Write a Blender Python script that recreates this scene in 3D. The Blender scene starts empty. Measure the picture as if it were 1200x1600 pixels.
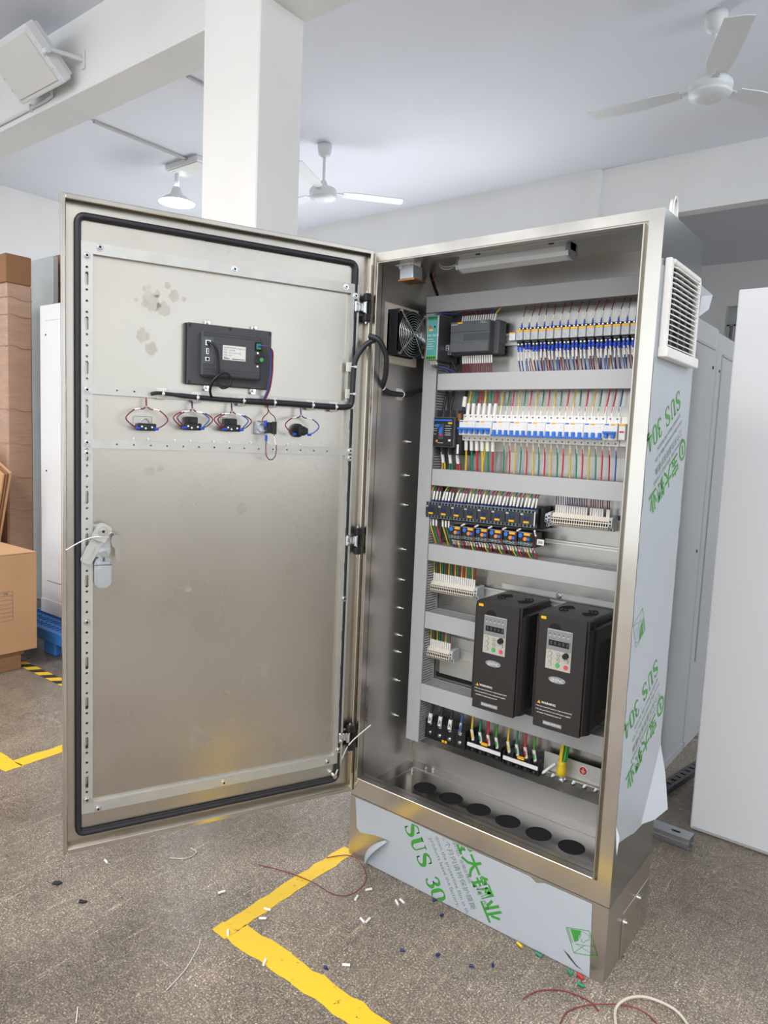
import bpy, bmesh, math, random
from mathutils import Matrix, Vector

C = bpy.context.scene.collection
SC = bpy.context.scene
RND = random.Random(7)

# ------------------------------------------------------------------ camera
cam_data = bpy.data.cameras.new('camera')
cam = bpy.data.objects.new('camera', cam_data)
C.objects.link(cam)
cam_data.sensor_fit = 'HORIZONTAL'
cam_data.sensor_width = 36.0
cam_data.lens = 1110.32 / 1200 * 36.0
cam_data.clip_start = 0.05
right = Vector((0.78692531, 0.61556104, 0.0428155))
up = Vector((-0.09678679, 0.05460656, 0.99380604))
fwd = Vector((-0.60941027, 0.7861951, -0.10254946))
cam.matrix_world = Matrix(((right.x, up.x, -fwd.x, 1.31627), (right.y, up.y, -fwd.y, -1.59391),
                           (right.z, up.z, -fwd.z, 1.27368), (0, 0, 0, 1)))
SC.camera = cam

# ------------------------------------------------------------------ world, lights, exposure
world = bpy.data.worlds.new('world')
SC.world = world
world.use_nodes = True
wb = world.node_tree.nodes['Background']
wb.inputs[0].default_value = (0.88, 0.94, 1.0, 1)
wb.inputs[1].default_value = 1.5

def area_light(name, loc, rot, sx, sy, power, col):
    d = bpy.data.lights.new(name, 'AREA')
    d.shape = 'RECTANGLE'
    d.size, d.size_y, d.energy, d.color = sx, sy, power, col
    o = bpy.data.objects.new(name, d)
    C.objects.link(o)
    o.location, o.rotation_euler = loc, rot
    return o

area_light('ceiling_lamp_light', (2.6, -3.4, 3.55), (0, 0, 0), 4.0, 0.8, 90, (1, 0.965, 0.92))
area_light('ceiling_lamp_light', (-2.2, -2.2, 3.55), (0, 0, 0), 3.0, 0.8, 90, (1, 0.95, 0.89))
area_light('hanging_lamp_uplight', (-0.3, -3.0, 2.9), (math.pi, 0, 0), 8.0, 1.2, 230, (0.97, 0.97, 1))  # added uplight without a fixture, brightens the front ceiling
area_light('hanging_lamp_uplight', (4.6, 2.8, 2.6), (math.pi, 0, 0), 3.0, 3.0, 260, (0.88, 0.93, 1))  # added uplight out of view, brightens the middle bay ceiling
for wx, wp in ((-5.75, 20), (-4.05, 36), (-2.35, 46)):          # added lights in the added back windows, brighten the ceiling
    area_light('window_daylight', (wx, 4.74, 1.75), (math.radians(-90 - 28), 0, 0), 1.4, 1.6, wp, (0.93, 0.955, 1))

SC.view_settings.view_transform = 'Standard'
SC.view_settings.look = 'None'
SC.view_settings.exposure = 0.13
SC.view_settings.gamma = 1.0
SC.view_settings.use_curve_mapping = False
SC.cycles.max_bounces = 8
SC.cycles.diffuse_bounces = 5
SC.cycles.glossy_bounces = 4
SC.cycles.sample_clamp_indirect = 6.0
SC.cycles.use_denoising = True

# ------------------------------------------------------------------ materials
def lin(h):
    if isinstance(h, str):
        h = [int(h[i:i + 2], 16) / 255 for i in (0, 2, 4)]
    return tuple(c / 12.92 if c <= 0.04045 else ((c + 0.055) / 1.055) ** 2.4 for c in h) + (1.0,)

def mat(name, col, rough=0.5, metal=0.0, var=0.0, scale=8.0, bump=0.0, bscale=60.0, spec=0.5, aniso=0.0,
        stretch=(1, 1, 1), rvar=0.0, col2=None, emit=0.0, alpha=1.0, trans=0.0):
    m = bpy.data.materials.new(name)
    m.use_nodes = True
    nt = m.node_tree
    b = nt.nodes['Principled BSDF']
    base = lin(col)
    b.inputs['Base Color'].default_value = base
    b.inputs['Roughness'].default_value = rough
    b.inputs['Metallic'].default_value = metal
    b.inputs['Specular IOR Level'].default_value = spec
    if aniso:
        b.inputs['Anisotropic'].default_value = aniso
    if alpha < 1:
        b.inputs['Alpha'].default_value = alpha
    if trans:
        b.inputs['Transmission Weight'].default_value = trans
    if emit:
        b.inputs['Emission Color'].default_value = base
        b.inputs['Emission Strength'].default_value = emit
    if var or rvar or bump or col2:
        tc = nt.nodes.new('ShaderNodeTexCoord')
        mp = nt.nodes.new('ShaderNodeMapping')
        mp.inputs['Scale'].default_value = stretch
        nt.links.new(tc.outputs['Object'], mp.inputs['Vector'])
        nz = nt.nodes.new('ShaderNodeTexNoise')
        nz.inputs['Scale'].default_value = scale
        nz.inputs['Detail'].default_value = 5
        nt.links.new(mp.outputs[0], nz.inputs['Vector'])
        if var or col2:
            r = nt.nodes.new('ShaderNodeValToRGB')
            r.color_ramp.elements[0].position, r.color_ramp.elements[1].position = 0.32, 0.68
            if col2:
                r.color_ramp.elements[0].color, r.color_ramp.elements[1].color = base, lin(col2)
            else:
                r.color_ramp.elements[0].color = tuple(c * (1 - var) for c in base[:3]) + (1,)
                r.color_ramp.elements[1].color = tuple(min(1, c * (1 + var)) for c in base[:3]) + (1,)
            nt.links.new(nz.outputs['Fac'], r.inputs[0])
            nt.links.new(r.outputs[0], b.inputs['Base Color'])
        if rvar:
            mr = nt.nodes.new('ShaderNodeMapRange')
            mr.inputs[1].default_value, mr.inputs[2].default_value = 0.3, 0.7
            mr.inputs[3].default_value, mr.inputs[4].default_value = max(0.02, rough - rvar), min(1, rough + rvar)
            nt.links.new(nz.outputs['Fac'], mr.inputs[0])
            nt.links.new(mr.outputs[0], b.inputs['Roughness'])
        if bump:
            n2 = nt.nodes.new('ShaderNodeTexNoise')
            n2.inputs['Scale'].default_value = bscale
            n2.inputs['Detail'].default_value = 3
            nt.links.new(mp.outputs[0], n2.inputs['Vector'])
            bp = nt.nodes.new('ShaderNodeBump')
            bp.inputs['Strength'].default_value = bump
            bp.inputs['Distance'].default_value = 0.01
            nt.links.new(n2.outputs['Fac'], bp.inputs['Height'])
            nt.links.new(bp.outputs[0], b.inputs['Normal'])
    return m

def floor_mat():
    m = bpy.data.materials.new('polished_concrete')
    m.use_nodes = True
    nt = m.node_tree
    b = nt.nodes['Principled BSDF']
    tc = nt.nodes.new('ShaderNodeTexCoord')
    def noise(scale, detail, rough=0.5):
        n = nt.nodes.new('ShaderNodeTexNoise')
        n.inputs['Scale'].default_value, n.inputs['Detail'].default_value = scale, detail
        n.inputs['Roughness'].default_value = rough
        nt.links.new(tc.outputs['Object'], n.inputs['Vector'])
        return n
    def ramp(src, stops):
        r = nt.nodes.new('ShaderNodeValToRGB')
        e = r.color_ramp.elements
        e[0].position, e[0].color = stops[0][0], lin(stops[0][1])
        e[1].position, e[1].color = stops[-1][0], lin(stops[-1][1])
        for p, c in stops[1:-1]:
            x = e.new(p)
            x.color = lin(c)
        nt.links.new(src, r.inputs[0])
        return r
    def mix(kind, fac, a, c):
        x = nt.nodes.new('ShaderNodeMix')
        x.data_type, x.blend_type = 'RGBA', kind
        x.inputs[0].default_value = fac
        nt.links.new(a, x.inputs[6])
        nt.links.new(c, x.inputs[7])
        return x.outputs[2]
    big = ramp(noise(1.6, 7, 0.62).outputs['Fac'], [(0.30, '8d877f'), (0.48, 'b2aba2'), (0.60, 'c2bcb2'), (0.72, 'd2ccc2')])
    fine = ramp(noise(210, 3, 0.85).outputs['Fac'], [(0.36, '1c1917'), (0.45, '8e8882'), (0.56, 'a39d95'), (0.64, 'ffffff')])
    med = ramp(noise(45, 5, 0.75).outputs['Fac'], [(0.32, '6e6963'), (0.68, 'd2ccc2')])
    # fine pale scratches
    mp = nt.nodes.new('ShaderNodeMapping')
    mp.inputs['Scale'].default_value = (1, 0.06, 1)
    mp.inputs['Rotation'].default_value = (0, 0, 0.7)
    nt.links.new(tc.outputs['Object'], mp.inputs['Vector'])
    ns = nt.nodes.new('ShaderNodeTexNoise')
    ns.inputs['Scale'].default_value, ns.inputs['Detail'].default_value, ns.inputs['Distortion'].default_value = 130, 3, 1.5
    nt.links.new(mp.outputs[0], ns.inputs['Vector'])
    scr = ramp(ns.outputs['Fac'], [(0.60, '8c8c8c'), (0.72, 'dcd8d0')])
    c1 = mix('OVERLAY', 0.85, big.outputs[0], fine.outputs[0])
    c2 = mix('OVERLAY', 0.6, c1, med.outputs[0])
    c2 = mix('OVERLAY', 0.7, c2, scr.outputs[0])
    nt.links.new(c2, b.inputs['Base Color'])
    mr = nt.nodes.new('ShaderNodeMapRange')
    mr.inputs[1].default_value, mr.inputs[2].default_value = 0.3, 0.7
    mr.inputs[3].default_value, mr.inputs[4].default_value = 0.18, 0.42
    nt.links.new(noise(3.0, 6, 0.65).outputs['Fac'], mr.inputs[0])
    nt.links.new(mr.outputs[0], b.inputs['Roughness'])
    bp = nt.nodes.new('ShaderNodeBump')
    bp.inputs['Strength'].default_value, bp.inputs['Distance'].default_value = 0.25, 0.002
    nt.links.new(noise(150, 3).outputs['Fac'], bp.inputs['Height'])
    nt.links.new(bp.outputs[0], b.inputs['Normal'])
    return m

def tape_mat(name, col, under):
    m = mat(name, col, 0.45)
    nt = m.node_tree
    b = nt.nodes['Principled BSDF']
    tc = nt.nodes.new('ShaderNodeTexCoord')
    n = nt.nodes.new('ShaderNodeTexNoise')
    n.inputs['Scale'].default_value, n.inputs['Detail'].default_value = 30, 8
    n.inputs['Roughness'].default_value = 0.75
    nt.links.new(tc.outputs['Object'], n.inputs['Vector'])
    r = nt.nodes.new('ShaderNodeValToRGB')
    r.color_ramp.elements[0].position, r.color_ramp.elements[1].position = 0.615, 0.635
    r.color_ramp.elements[0].color, r.color_ramp.elements[1].color = lin(col), lin(under)
    nt.links.new(n.outputs['Fac'], r.inputs[0])
    nt.links.new(r.outputs[0], b.inputs['Base Color'])
    return m

M = dict(
    wall=mat('wall_paint_white', 'e4e4e2', 0.85, var=0.03, scale=2, bump=0.05, bscale=40),
    ceiling=mat('ceiling_paint_white', 'd9dce3', 0.9, var=0.02, scale=1.2),
    column=mat('column_paint_white', 'eceae6', 0.85, var=0.015, scale=3),
    floor=floor_mat(),
    tape=tape_mat('yellow_floor_paint', 'e8c02e', '7a6a35'),
    tape_black=mat('black_floor_tape', '2e2c28', 0.5),
    steel=mat('brushed_stainless', 'cdc8c0', 0.30, 1.0, var=0.05, scale=3.0, rvar=0.05, aniso=0.5),
    steel_door=mat('door_stainless', 'cbc5bb', 0.29, 1.0, var=0.03, scale=4.0, rvar=0.05, aniso=0.4),
    steel_bright=mat('polished_stainless', 'd8d2c8', 0.20, 1.0, var=0.05, scale=6, rvar=0.06),
    steel_dark=mat('steel_inner_wall', 'cfccc8', 0.40, 1.0, var=0.03, scale=2.5, rvar=0.03),
    steel_side=mat('side_stainless', 'b3b6b6', 0.15, 1.0, var=0.04, scale=3.0, rvar=0.03),
    steel_floor=mat('floor_stainless', 'aaa7a3', 0.18, 1.0, var=0.05, scale=4.0, rvar=0.04),
    stain=mat('hand_grease_stain', 'c3bdb3', 0.44, 1.0, var=0.06, scale=40),
    zinc=mat('zinc_plated_sheet', 'd2d1ca', 0.42, 0.8, var=0.04, scale=25),
    plate=mat('galvanised_mounting_plate', 'b4b1ab', 0.27, 1.0, var=0.06, scale=6, rvar=0.06),
    chrome=mat('chrome_screw', 'dcdedd', 0.16, 1.0),
    hole=mat('dark_opening', '161412', 0.9),
    rubber=mat('black_rubber_gasket', '26262a', 0.38),
    duct=mat('grey_pvc_duct', 'b9b8b8', 0.5, var=0.01, scale=3),
    duct_dark=mat('grey_pvc_comb', 'b0afae', 0.6),
    white=mat('white_plastic', 'ebe8e2', 0.4),
    cream=mat('cream_terminal_plastic', 'e3d9c9', 0.45),
    greyp=mat('light_grey_plastic', 'bcbfc0', 0.45),
    black=mat('black_plastic', '1d1d1f', 0.42),
    vfd=mat('drive_black_plastic', '2a2725', 0.40, bump=0.05, bscale=500),
    charcoal=mat('charcoal_plastic', '46474a', 0.5),
    plcg=mat('dark_grey_plastic', '55585b', 0.5),
    dkmetal=mat('dark_perforated_metal', '5a5a5e', 0.45, 0.6),
    teal=mat('teal_face_print', '4f9a96', 0.45),
    blue=mat('blue_toggle_plastic', '2f74d2', 0.35),
    dkblue=mat('dark_blue_plastic', '222c6a', 0.4),
    cstrip=mat('contactor_terminal_grey', '6f7b7e', 0.5),
    cblack=mat('contactor_black', '33373a', 0.45),
    blue_t=mat('blue_crimp_sleeve', '2050d8', 0.4),
    orange=mat('orange_plastic', 'f08a3c', 0.4),
    yellow=mat('yellow_tag', 'f4b71e', 0.45),
    red=mat('red_wire_pvc', 'b5202c', 0.4),
    dkred=mat('dark_red_wire_pvc', '8c2236', 0.4),
    bred=mat('bright_red_wire_pvc', 'd22b3a', 0.4),
    brown=mat('brown_red_wire_pvc', '7d3038', 0.4),
    ywire=mat('yellow_wire_pvc', 'e6c22a', 0.4),
    gwire=mat('green_wire_pvc', '1b8a62', 0.4),
    bwire=mat('blue_wire_pvc', '2256a8', 0.4),
    kwire=mat('black_cable_pvc', '18181a', 0.4),
    ggwire=mat('grass_green_wire_pvc', '3f9f2c', 0.4),
    wirewhite=mat('white_wire_pvc', 'd8d4cc', 0.45),
    sleeve=mat('white_marker_sleeve', 'efece6', 0.5),
    ink=mat('grey_ink', '6a6a6c', 0.6),
    inkw=mat('white_ink', 'e6e4e0', 0.6),
    copper=mat('copper_terminal', 'a87440', 0.35, 0.8),
    film=mat('blue_grey_film', 'b0b6bb', 0.28, var=0.02, scale=2, spec=0.4),
    film_white=mat('film_white_underside', 'ccd0d6', 0.4),
    green=mat('green_film_print', '3f9438', 0.5),
    greyprint=mat('grey_green_film_print', '74857a', 0.5),
    carton=mat('brown_cardboard', 'c2976e', 0.8, var=0.04, scale=5),
    carton_dk=mat('brown_cardboard_inner', '8a6444', 0.85, var=0.05, scale=6),
    wrap=mat('stretch_wrapped_cardboard', 'b08f78', 0.25, var=0.08, scale=6, stretch=(1, 1, 5), bump=0.35, bscale=18),
    greyboard=mat('grey_wrapped_board', 'b9c0c0', 0.4, var=0.06, scale=5),
    paint=mat('light_grey_cabinet_paint', 'dedfe0', 0.38),
    paint2=mat('grey_cabinet_paint', 'b7b9b8', 0.35),
    palletblue=mat('blue_pallet_plastic', '2f72b8', 0.5),
    wood=mat('pallet_wood', '9a7350', 0.8, var=0.15, scale=6, stretch=(1, 1, 8)),
    fan=mat('white_fan_enamel', 'd9dcdd', 0.4),
    lampglow=mat('lamp_bulb_glow', 'f4f6ff', 0.5, emit=70.0),
    glass=mat('flood_lamp_diffuser', 'd9d8d2', 0.35, bump=0.1, bscale=90),
    tube=mat('tube_lamp_diffuser', 'd6d9da', 0.3),
    lock=mat('lock_zinc_alloy', 'c9ced2', 0.3, 0.7),
    led=mat('dark_display', '14100f', 0.15),
    greenb=mat('green_key', '45b354', 0.4),
    redb=mat('red_key', 'e0485c', 0.4),
    keypad=mat('keypad_grey', 'b9b4a8', 0.45),
    keypad2=mat('keypad_grey_upper', '88888a', 0.35),
    pvc=mat('beige_cable_pvc', 'c9c0ae', 0.45),
    alu=mat('aluminium_channel', 'c4c8cc', 0.3, 0.9),
)

# ------------------------------------------------------------------ mesh building
class MB:
    def __init__(self, T=None):
        self.v, self.f, self.mi, self.sm = [], [], [], []
        self.T = T

    def add(self, verts, faces, m=0, smooth=False, T=None):
        o = len(self.v)
        X = self.T if T is None else (self.T @ T if self.T is not None else T)
        if X is not None:
            verts = [tuple(X @ Vector(p)) for p in verts]
        self.v += [tuple(p) for p in verts]
        for f in faces:
            self.f.append([i + o for i in f])
            self.mi.append(m)
            self.sm.append(smooth)
        return self

    def box(self, x0, x1, y0, y1, z0, z1, m=0, bev=0.0, T=None):
        lo, hi = (min(x0, x1), min(y0, y1), min(z0, z1)), (max(x0, x1), max(y0, y1), max(z0, z1))
        if not bev:
            V = [((lo, hi)[i & 1][0], (lo, hi)[i >> 1 & 1][1], (lo, hi)[i >> 2 & 1][2]) for i in range(8)]
            F = [(0, 2, 3, 1), (4, 5, 7, 6), (0, 1, 5, 4), (2, 6, 7, 3), (0, 4, 6, 2), (1, 3, 7, 5)]
            return self.add(V, F, m, T=T)
        b = min(bev, *(0.49 * (hi[k] - lo[k]) for k in range(3)))
        V, idx = [], {}
        for i in range(8):
            s = (i & 1, i >> 1 & 1, i >> 2 & 1)
            for a in range(3):
                idx[i, a] = len(V)
                V.append(tuple((hi[k] if s[k] else lo[k]) if k == a else ((hi[k] - b) if s[k] else (lo[k] + b)) for k in range(3)))
        F = []
        for a in range(3):
            p, q = [k for k in range(3) if k != a]
            for s in (0, 1):
                c = [(s << a) | (i << p) | (j << q) for i, j in ((0, 0), (1, 0), (1, 1), (0, 1))]
                F.append([idx[k, a] for k in c])
        for a in range(3):
            p, q = [k for k in range(3) if k != a]
            for i in (0, 1):
                for j in (0, 1):
                    c0 = (i << p) | (j << q)
                    c1 = c0 | (1 << a)
                    F.append([idx[c0, p], idx[c1, p], idx[c1, q], idx[c0, q]])
        for i in range(8):
            F.append([idx[i, 0], idx[i, 1], idx[i, 2]])
        return self.add(V, F, m, T=T)

    def cyl(self, p0, p1, r0, r1=None, seg=12, m=0, caps=True, T=None):
        p0, p1 = Vector(p0), Vector(p1)
        r1 = r0 if r1 is None else r1
        z = (p1 - p0).normalized()
        x = z.orthogonal().normalized()
        y = z.cross(x)
        V = []
        for p, r in ((p0, r0), (p1, r1)):
            for k in range(seg):
                a = 2 * math.pi * k / seg
                V.append(p + x * (r * math.cos(a)) + y * (r * math.sin(a)))
        self.add(V, [(k, (k + 1) % seg, seg + (k + 1) % seg, seg + k) for k in range(seg)], m, True, T)
        if caps:
            self.add(V, [list(range(seg)), list(range(seg, 2 * seg))], m, False, T)
        return self

    def tube(self, pts, r, seg=6, m=0, closed=False, caps=True, T=None):
        pts = [Vector(p) for p in pts]
        n = len(pts)
        rs = r if isinstance(r, (list, tuple)) else [r] * n
        tang = []
        for i in range(n):
            a = pts[(i - 1) % n] if closed or i > 0 else pts[i]
            b = pts[(i + 1) % n] if closed or i < n - 1 else pts[i]
            tang.append((b - a).normalized() if (b - a).length > 1e-9 else Vector((0, 0, 1)))
        x = tang[0].orthogonal().normalized()
        V = []
        for i in range(n):
            x = (x - tang[i] * x.dot(tang[i]))
            x = x.normalized() if x.length > 1e-6 else tang[i].orthogonal().normalized()
            y = tang[i].cross(x)
            for k in range(seg):
                a = 2 * math.pi * k / seg
                V.append(pts[i] + x * (rs[i] * math.cos(a)) + y * (rs[i] * math.sin(a)))
        F = []
        for i in range(n if closed else n - 1):
            j = (i + 1) % n
            for k in range(seg):
                l = (k + 1) % seg
                F.append((i * seg + k, i * seg + l, j * seg + l, j * seg + k))
        self.add(V, F, m, True, T)
        if caps and not closed:
            self.add(V, [list(range(seg)), list(range((n - 1) * seg, n * seg))], m, False, T)
        return self

    def prism(self, poly, axis, a0, a1, m=0, T=None):
        def P(p, a):
            return (a, p[0], p[1]) if axis == 'x' else (p[0], a, p[1]) if axis == 'y' else (p[0], p[1], a)
        n = len(poly)
        V = [P(p, a0) for p in poly] + [P(p, a1) for p in poly]
        F = [list(range(n)), list(range(n, 2 * n))] + [(i, (i + 1) % n, n + (i + 1) % n, n + i) for i in range(n)]
        return self.add(V, F, m, T=T)

    def lathe(self, prof, c, seg=24, m=0, T=None, smooth=True):
        V, F = [], []
        n = len(prof)
        for r, z in prof:
            for k in range(seg):
                a = 2 * math.pi * k / seg
                V.append((c[0] + r * math.cos(a), c[1] + r * math.sin(a), c[2] + z))
        for i in range(n - 1):
            for k in range(seg):
                l = (k + 1) % seg
                F.append((i * seg + k, i * seg + l, (i + 1) * seg + l, (i + 1) * seg + k))
        return self.add(V, F, m, smooth, T)

    def mesh(self, me_src, m=0, T=None):
        return self.add([v.co.copy() for v in me_src.vertices], [list(p.vertices) for p in me_src.polygons], m, False, T)

    def me(self, name, mats, recalc=True):
        me = bpy.data.meshes.new(name)
        me.from_pydata(self.v, [], self.f)
        for x in (mats if isinstance(mats, (list, tuple)) else [mats]):
            me.materials.append(M[x])
        me.polygons.foreach_set('material_index', self.mi)
        me.polygons.foreach_set('use_smooth', self.sm)
        if recalc:
            bm = bmesh.new()
            bm.from_mesh(me)
            bmesh.ops.recalc_face_normals(bm, faces=bm.faces)
            bm.to_mesh(me)
            bm.free()
        me.update()
        return me

    def build(self, name, mats, parent=None, loc=(0, 0, 0), rz=0.0, recalc=True):
        o = bpy.data.objects.new(name, self.me(name, mats, recalc))
        C.objects.link(o)
        o.location, o.rotation_euler = loc, (0, 0, rz)
        if parent is not None:
            o.parent = parent
        return o

def obj(name, me, parent=None, loc=(0, 0, 0), rot=(0, 0, 0)):
    o = bpy.data.objects.new(name, me)
    C.objects.link(o)
    o.location, o.rotation_euler = loc, rot
    if parent is not None:
        o.parent = parent
    return o

def tag(o, label, cat, group=None):
    o['label'], o['category'] = label, cat
    if group:
        o['group'] = group
    return o

def thing(name, label, cat, loc=(0, 0, 0), rz=0.0, group=None):
    o = bpy.data.objects.new(name, None)
    o.empty_display_size = 0.02
    C.objects.link(o)
    o.location, o.rotation_euler = loc, (0, 0, rz)
    return tag(o, label, cat, group)

def struct(o):
    o['kind'] = 'structure'
    return o

def stuff(o):
    o['kind'] = 'stuff'
    return o

def dup(root, loc, label, group=None):
    r = root.copy()
    C.objects.link(r)
    r.location = loc
    r['label'] = label
    if group:
        r['group'] = group
    for ch in list(root.children):
        c = ch.copy()
        C.objects.link(c)
        c.parent = r
        for g in list(ch.children):
            d = g.copy()
            C.objects.link(d)
            d.parent = c
    return r

ORD = ('first second third fourth fifth sixth seventh eighth ninth tenth eleventh twelfth thirteenth fourteenth fifteenth '
       'sixteenth seventeenth eighteenth nineteenth twentieth').split()
TENS = {2: 'twenty', 3: 'thirty', 4: 'forty', 5: 'fifty'}
def nth(i):
    n = i + 1
    return ORD[n - 1] if n <= 20 else (TENS[n // 10] + '-' + ORD[n % 10 - 1] if n % 10 else TENS[n // 10][:-1] + 'ieth')

def basis(o, r, u, n=None):
    r, u = Vector(r).normalized(), Vector(u).normalized()
    n = r.cross(u) if n is None else Vector(n)
    return Matrix(((r.x, u.x, n.x, o[0]), (r.y, u.y, n.y, o[1]), (r.z, u.z, n.z, o[2]), (0, 0, 0, 1)))

def _from_curve(cu):
    o = bpy.data.objects.new('tmp', cu)
    C.objects.link(o)
    me = bpy.data.meshes.new_from_object(o.evaluated_get(bpy.context.evaluated_depsgraph_get()))
    bpy.data.objects.remove(o)
    bpy.data.curves.remove(cu)
    return me

_tcache = {}
def text_me(s, size=1.0, align='LEFT', offset=0.0, shear=0.0):
    k = (s, size, align, offset, shear)
    if k not in _tcache:
        cu = bpy.data.curves.new('tmp', 'FONT')
        cu.body, cu.size, cu.align_x, cu.align_y = s, size, align, 'CENTER'
        cu.resolution_u, cu.offset, cu.shear = 2, offset, shear
        _tcache[k] = _from_curve(cu)
    return _tcache[k]

def plate_me(outer, holes, thick):
    cu = bpy.data.curves.new('tmp', 'CURVE')
    cu.dimensions, cu.fill_mode, cu.extrude = '2D', 'BOTH', thick / 2
    for poly in [outer] + list(holes):
        sp = cu.splines.new('POLY')
        sp.points.add(len(poly) - 1)
        for p, q in zip(sp.points, poly):
            p.co = (q[0], q[1], 0, 1)
        sp.use_cyclic_u = True
    return _from_curve(cu)

def rect(x0, x1, y0, y1):
    return [(x0, y0), (x1, y0), (x1, y1), (x0, y1)]

def circ(x, y, r, n=12, ry=None):
    return [(x + r * math.cos(2 * math.pi * k / n), y + (ry or r) * math.sin(2 * math.pi * k / n)) for k in range(n)]

def slot(x, y, w, h, n=6):
    r = w / 2
    top = [(x + r * math.cos(math.pi * k / n), y + h / 2 - r + r * math.sin(math.pi * k / n)) for k in range(n + 1)]
    return top + [(2 * x - a, 2 * y - b) for a, b in top]

def rrect(x0, x1, y0, y1, r, n=4):
    out = []
    for cx, cy, a in ((x1 - r, y1 - r, 0), (x0 + r, y1 - r, 90), (x0 + r, y0 + r, 180), (x1 - r, y0 + r, 270)):
        for k in range(n + 1):
            t = math.radians(a + 90 * k / n)
            out.append((cx + r * math.cos(t), cy + r * math.sin(t)))
    return out

def smooth(pts, n=5, closed=False):
    pts = [Vector(p) for p in pts]
    N = len(pts)
    out = []
    for i in range(N if closed else N - 1):
        g = (lambda k: pts[k % N]) if closed else (lambda k: pts[max(0, min(N - 1, k))])
        p0, p1, p2, p3 = g(i - 1), g(i), g(i + 1), g(i + 2)
        for k in range(n):
            t = k / n
            out.append(0.5 * ((2 * p1) + (p2 - p0) * t + (2 * p0 - 5 * p1 + 4 * p2 - p3) * t * t + (3 * p1 - p0 - 3 * p2 + p3) * t ** 3))
    if not closed:
        out.append(pts[-1])
    return out

def clip(o, co, no):
    # trim a flat print at the edge of the sheet it is printed on
    bm = bmesh.new()
    bm.from_mesh(o.data)
    bmesh.ops.bisect_plane(bm, geom=bm.verts[:] + bm.edges[:] + bm.faces[:], plane_co=co, plane_no=no, clear_outer=True)
    bm.to_mesh(o.data)
    bm.free()
    return o

FACE_Y = lambda o: basis(o, (1, 0, 0), (0, 0, 1), (0, -1, 0))   # text plane facing -y (towards the viewer of the cabinet front)
# ================================================================== THE ROOM
CEIL = 3.74
struct(MB().box(-6.8, 7.0, -7.0, 8.8, -0.1, 0.0).build('floor', 'floor'))
struct(MB().box(-6.8, 7.0, -7.0, 8.8, CEIL, CEIL + 0.12).build('ceiling', 'ceiling'))
bm = MB()
bm.mesh(plate_me(rect(-7.0, 8.8, 0, CEIL), [rect(2.75, 4.6, 0.8, 2.75), rect(-5.5, -2.5, 0.9, 3.2)], 0.2), T=basis((-6.8, 0, 0), (0, 1, 0), (0, 0, 1)))  # rear opening added behind the door to let light onto the ceiling
struct(bm.build('wall_left', 'wall'))
bm = MB()
ADDED_WIN = [(-6.5, -5.0), (-4.8, -3.3), (-3.1, -1.6)]  # added windows, unseen behind door and cabinet, to brighten the ceiling
bm.mesh(plate_me(rect(-6.7, -1.31, 0, CEIL), [rect(a, c, 0.8, 2.6) for a, c in ADDED_WIN], 0.2), T=basis((0, 4.82, 0), (1, 0, 0), (0, 0, 1)))
struct(bm.build('wall_back', 'wall'))
for i, (a, c) in enumerate(ADDED_WIN):
    f = MB()
    for x in (a, (a + c) / 2 - 0.02, c - 0.04):
        f.box(x, x + 0.04, 4.80, 4.85, 0.8, 2.6)
    for z in (0.8, 1.9, 2.56):
        f.box(a, c, 4.80, 4.85, z, z + 0.04)
    struct(f.build('window_%d' % (i + 2), 'paint'))  # frames of the added, unseen back windows
bm = MB()
bm.mesh(plate_me(rect(-6.7, 7.0, 0, CEIL), [rect(-1.09, -0.2, 0.9, 3.19)], 0.2), T=basis((0, 8.75, 0), (1, 0, 0), (0, 0, 1)))
struct(bm.build('wall_far', 'wall'))
w = struct(MB().box(-1.09, -0.2, 8.80, 8.84, 0.9, 3.19).build('window_1', 'greyboard'))
f = MB()
for x in (-1.07, -0.99, -0.6, -0.23):
    f.box(x - 0.02, x + 0.02, 8.74, 8.79, 0.92, 2.97)
f.box(-1.09, -0.21, 8.74, 8.79, 2.95, 2.99)
f.build('window_frame', 'paint2', w)
w.parent = None
struct(MB().box(-1.31, 7.0, 4.76, 4.89, 3.27, CEIL).build('beam_back', 'wall'))
struct(MB().box(-6.7, 7.0, 0.82, 1.06, 3.30, CEIL).build('beam_front', 'wall'))
struct(MB().box(-1.775, -1.362, 0.765, 1.05, 0, CEIL, bev=0.006).build('column', 'column'))
wr = MB()
wr.mesh(plate_me(rect(-7, 8.8, 0, CEIL), [rect(-5.9, -3.2, 0.9, 3.5), rect(-2.6, 0.7, 0.9, 3.5)], 0.2), T=basis((6.9, 0, 0), (0, 1, 0), (0, 0, 1)))
struct(wr.build('wall_right', 'wall'))
# conduit strips on the ceiling
tag(MB().box(-4.37, -4.335, 1.66, 3.6, CEIL - 0.022, CEIL, bev=0.004).build('cable_conduit', 'duct_dark'), 'long thin grey cable strip on the ceiling left of the column', 'cable conduit')
tag(MB().box(-3.10, -3.07, 1.63, 2.4, CEIL - 0.018, CEIL, bev=0.004).build('cable_conduit', 'duct_dark'), 'short grey cable strip on the ceiling beside the column top', 'cable conduit')

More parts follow.
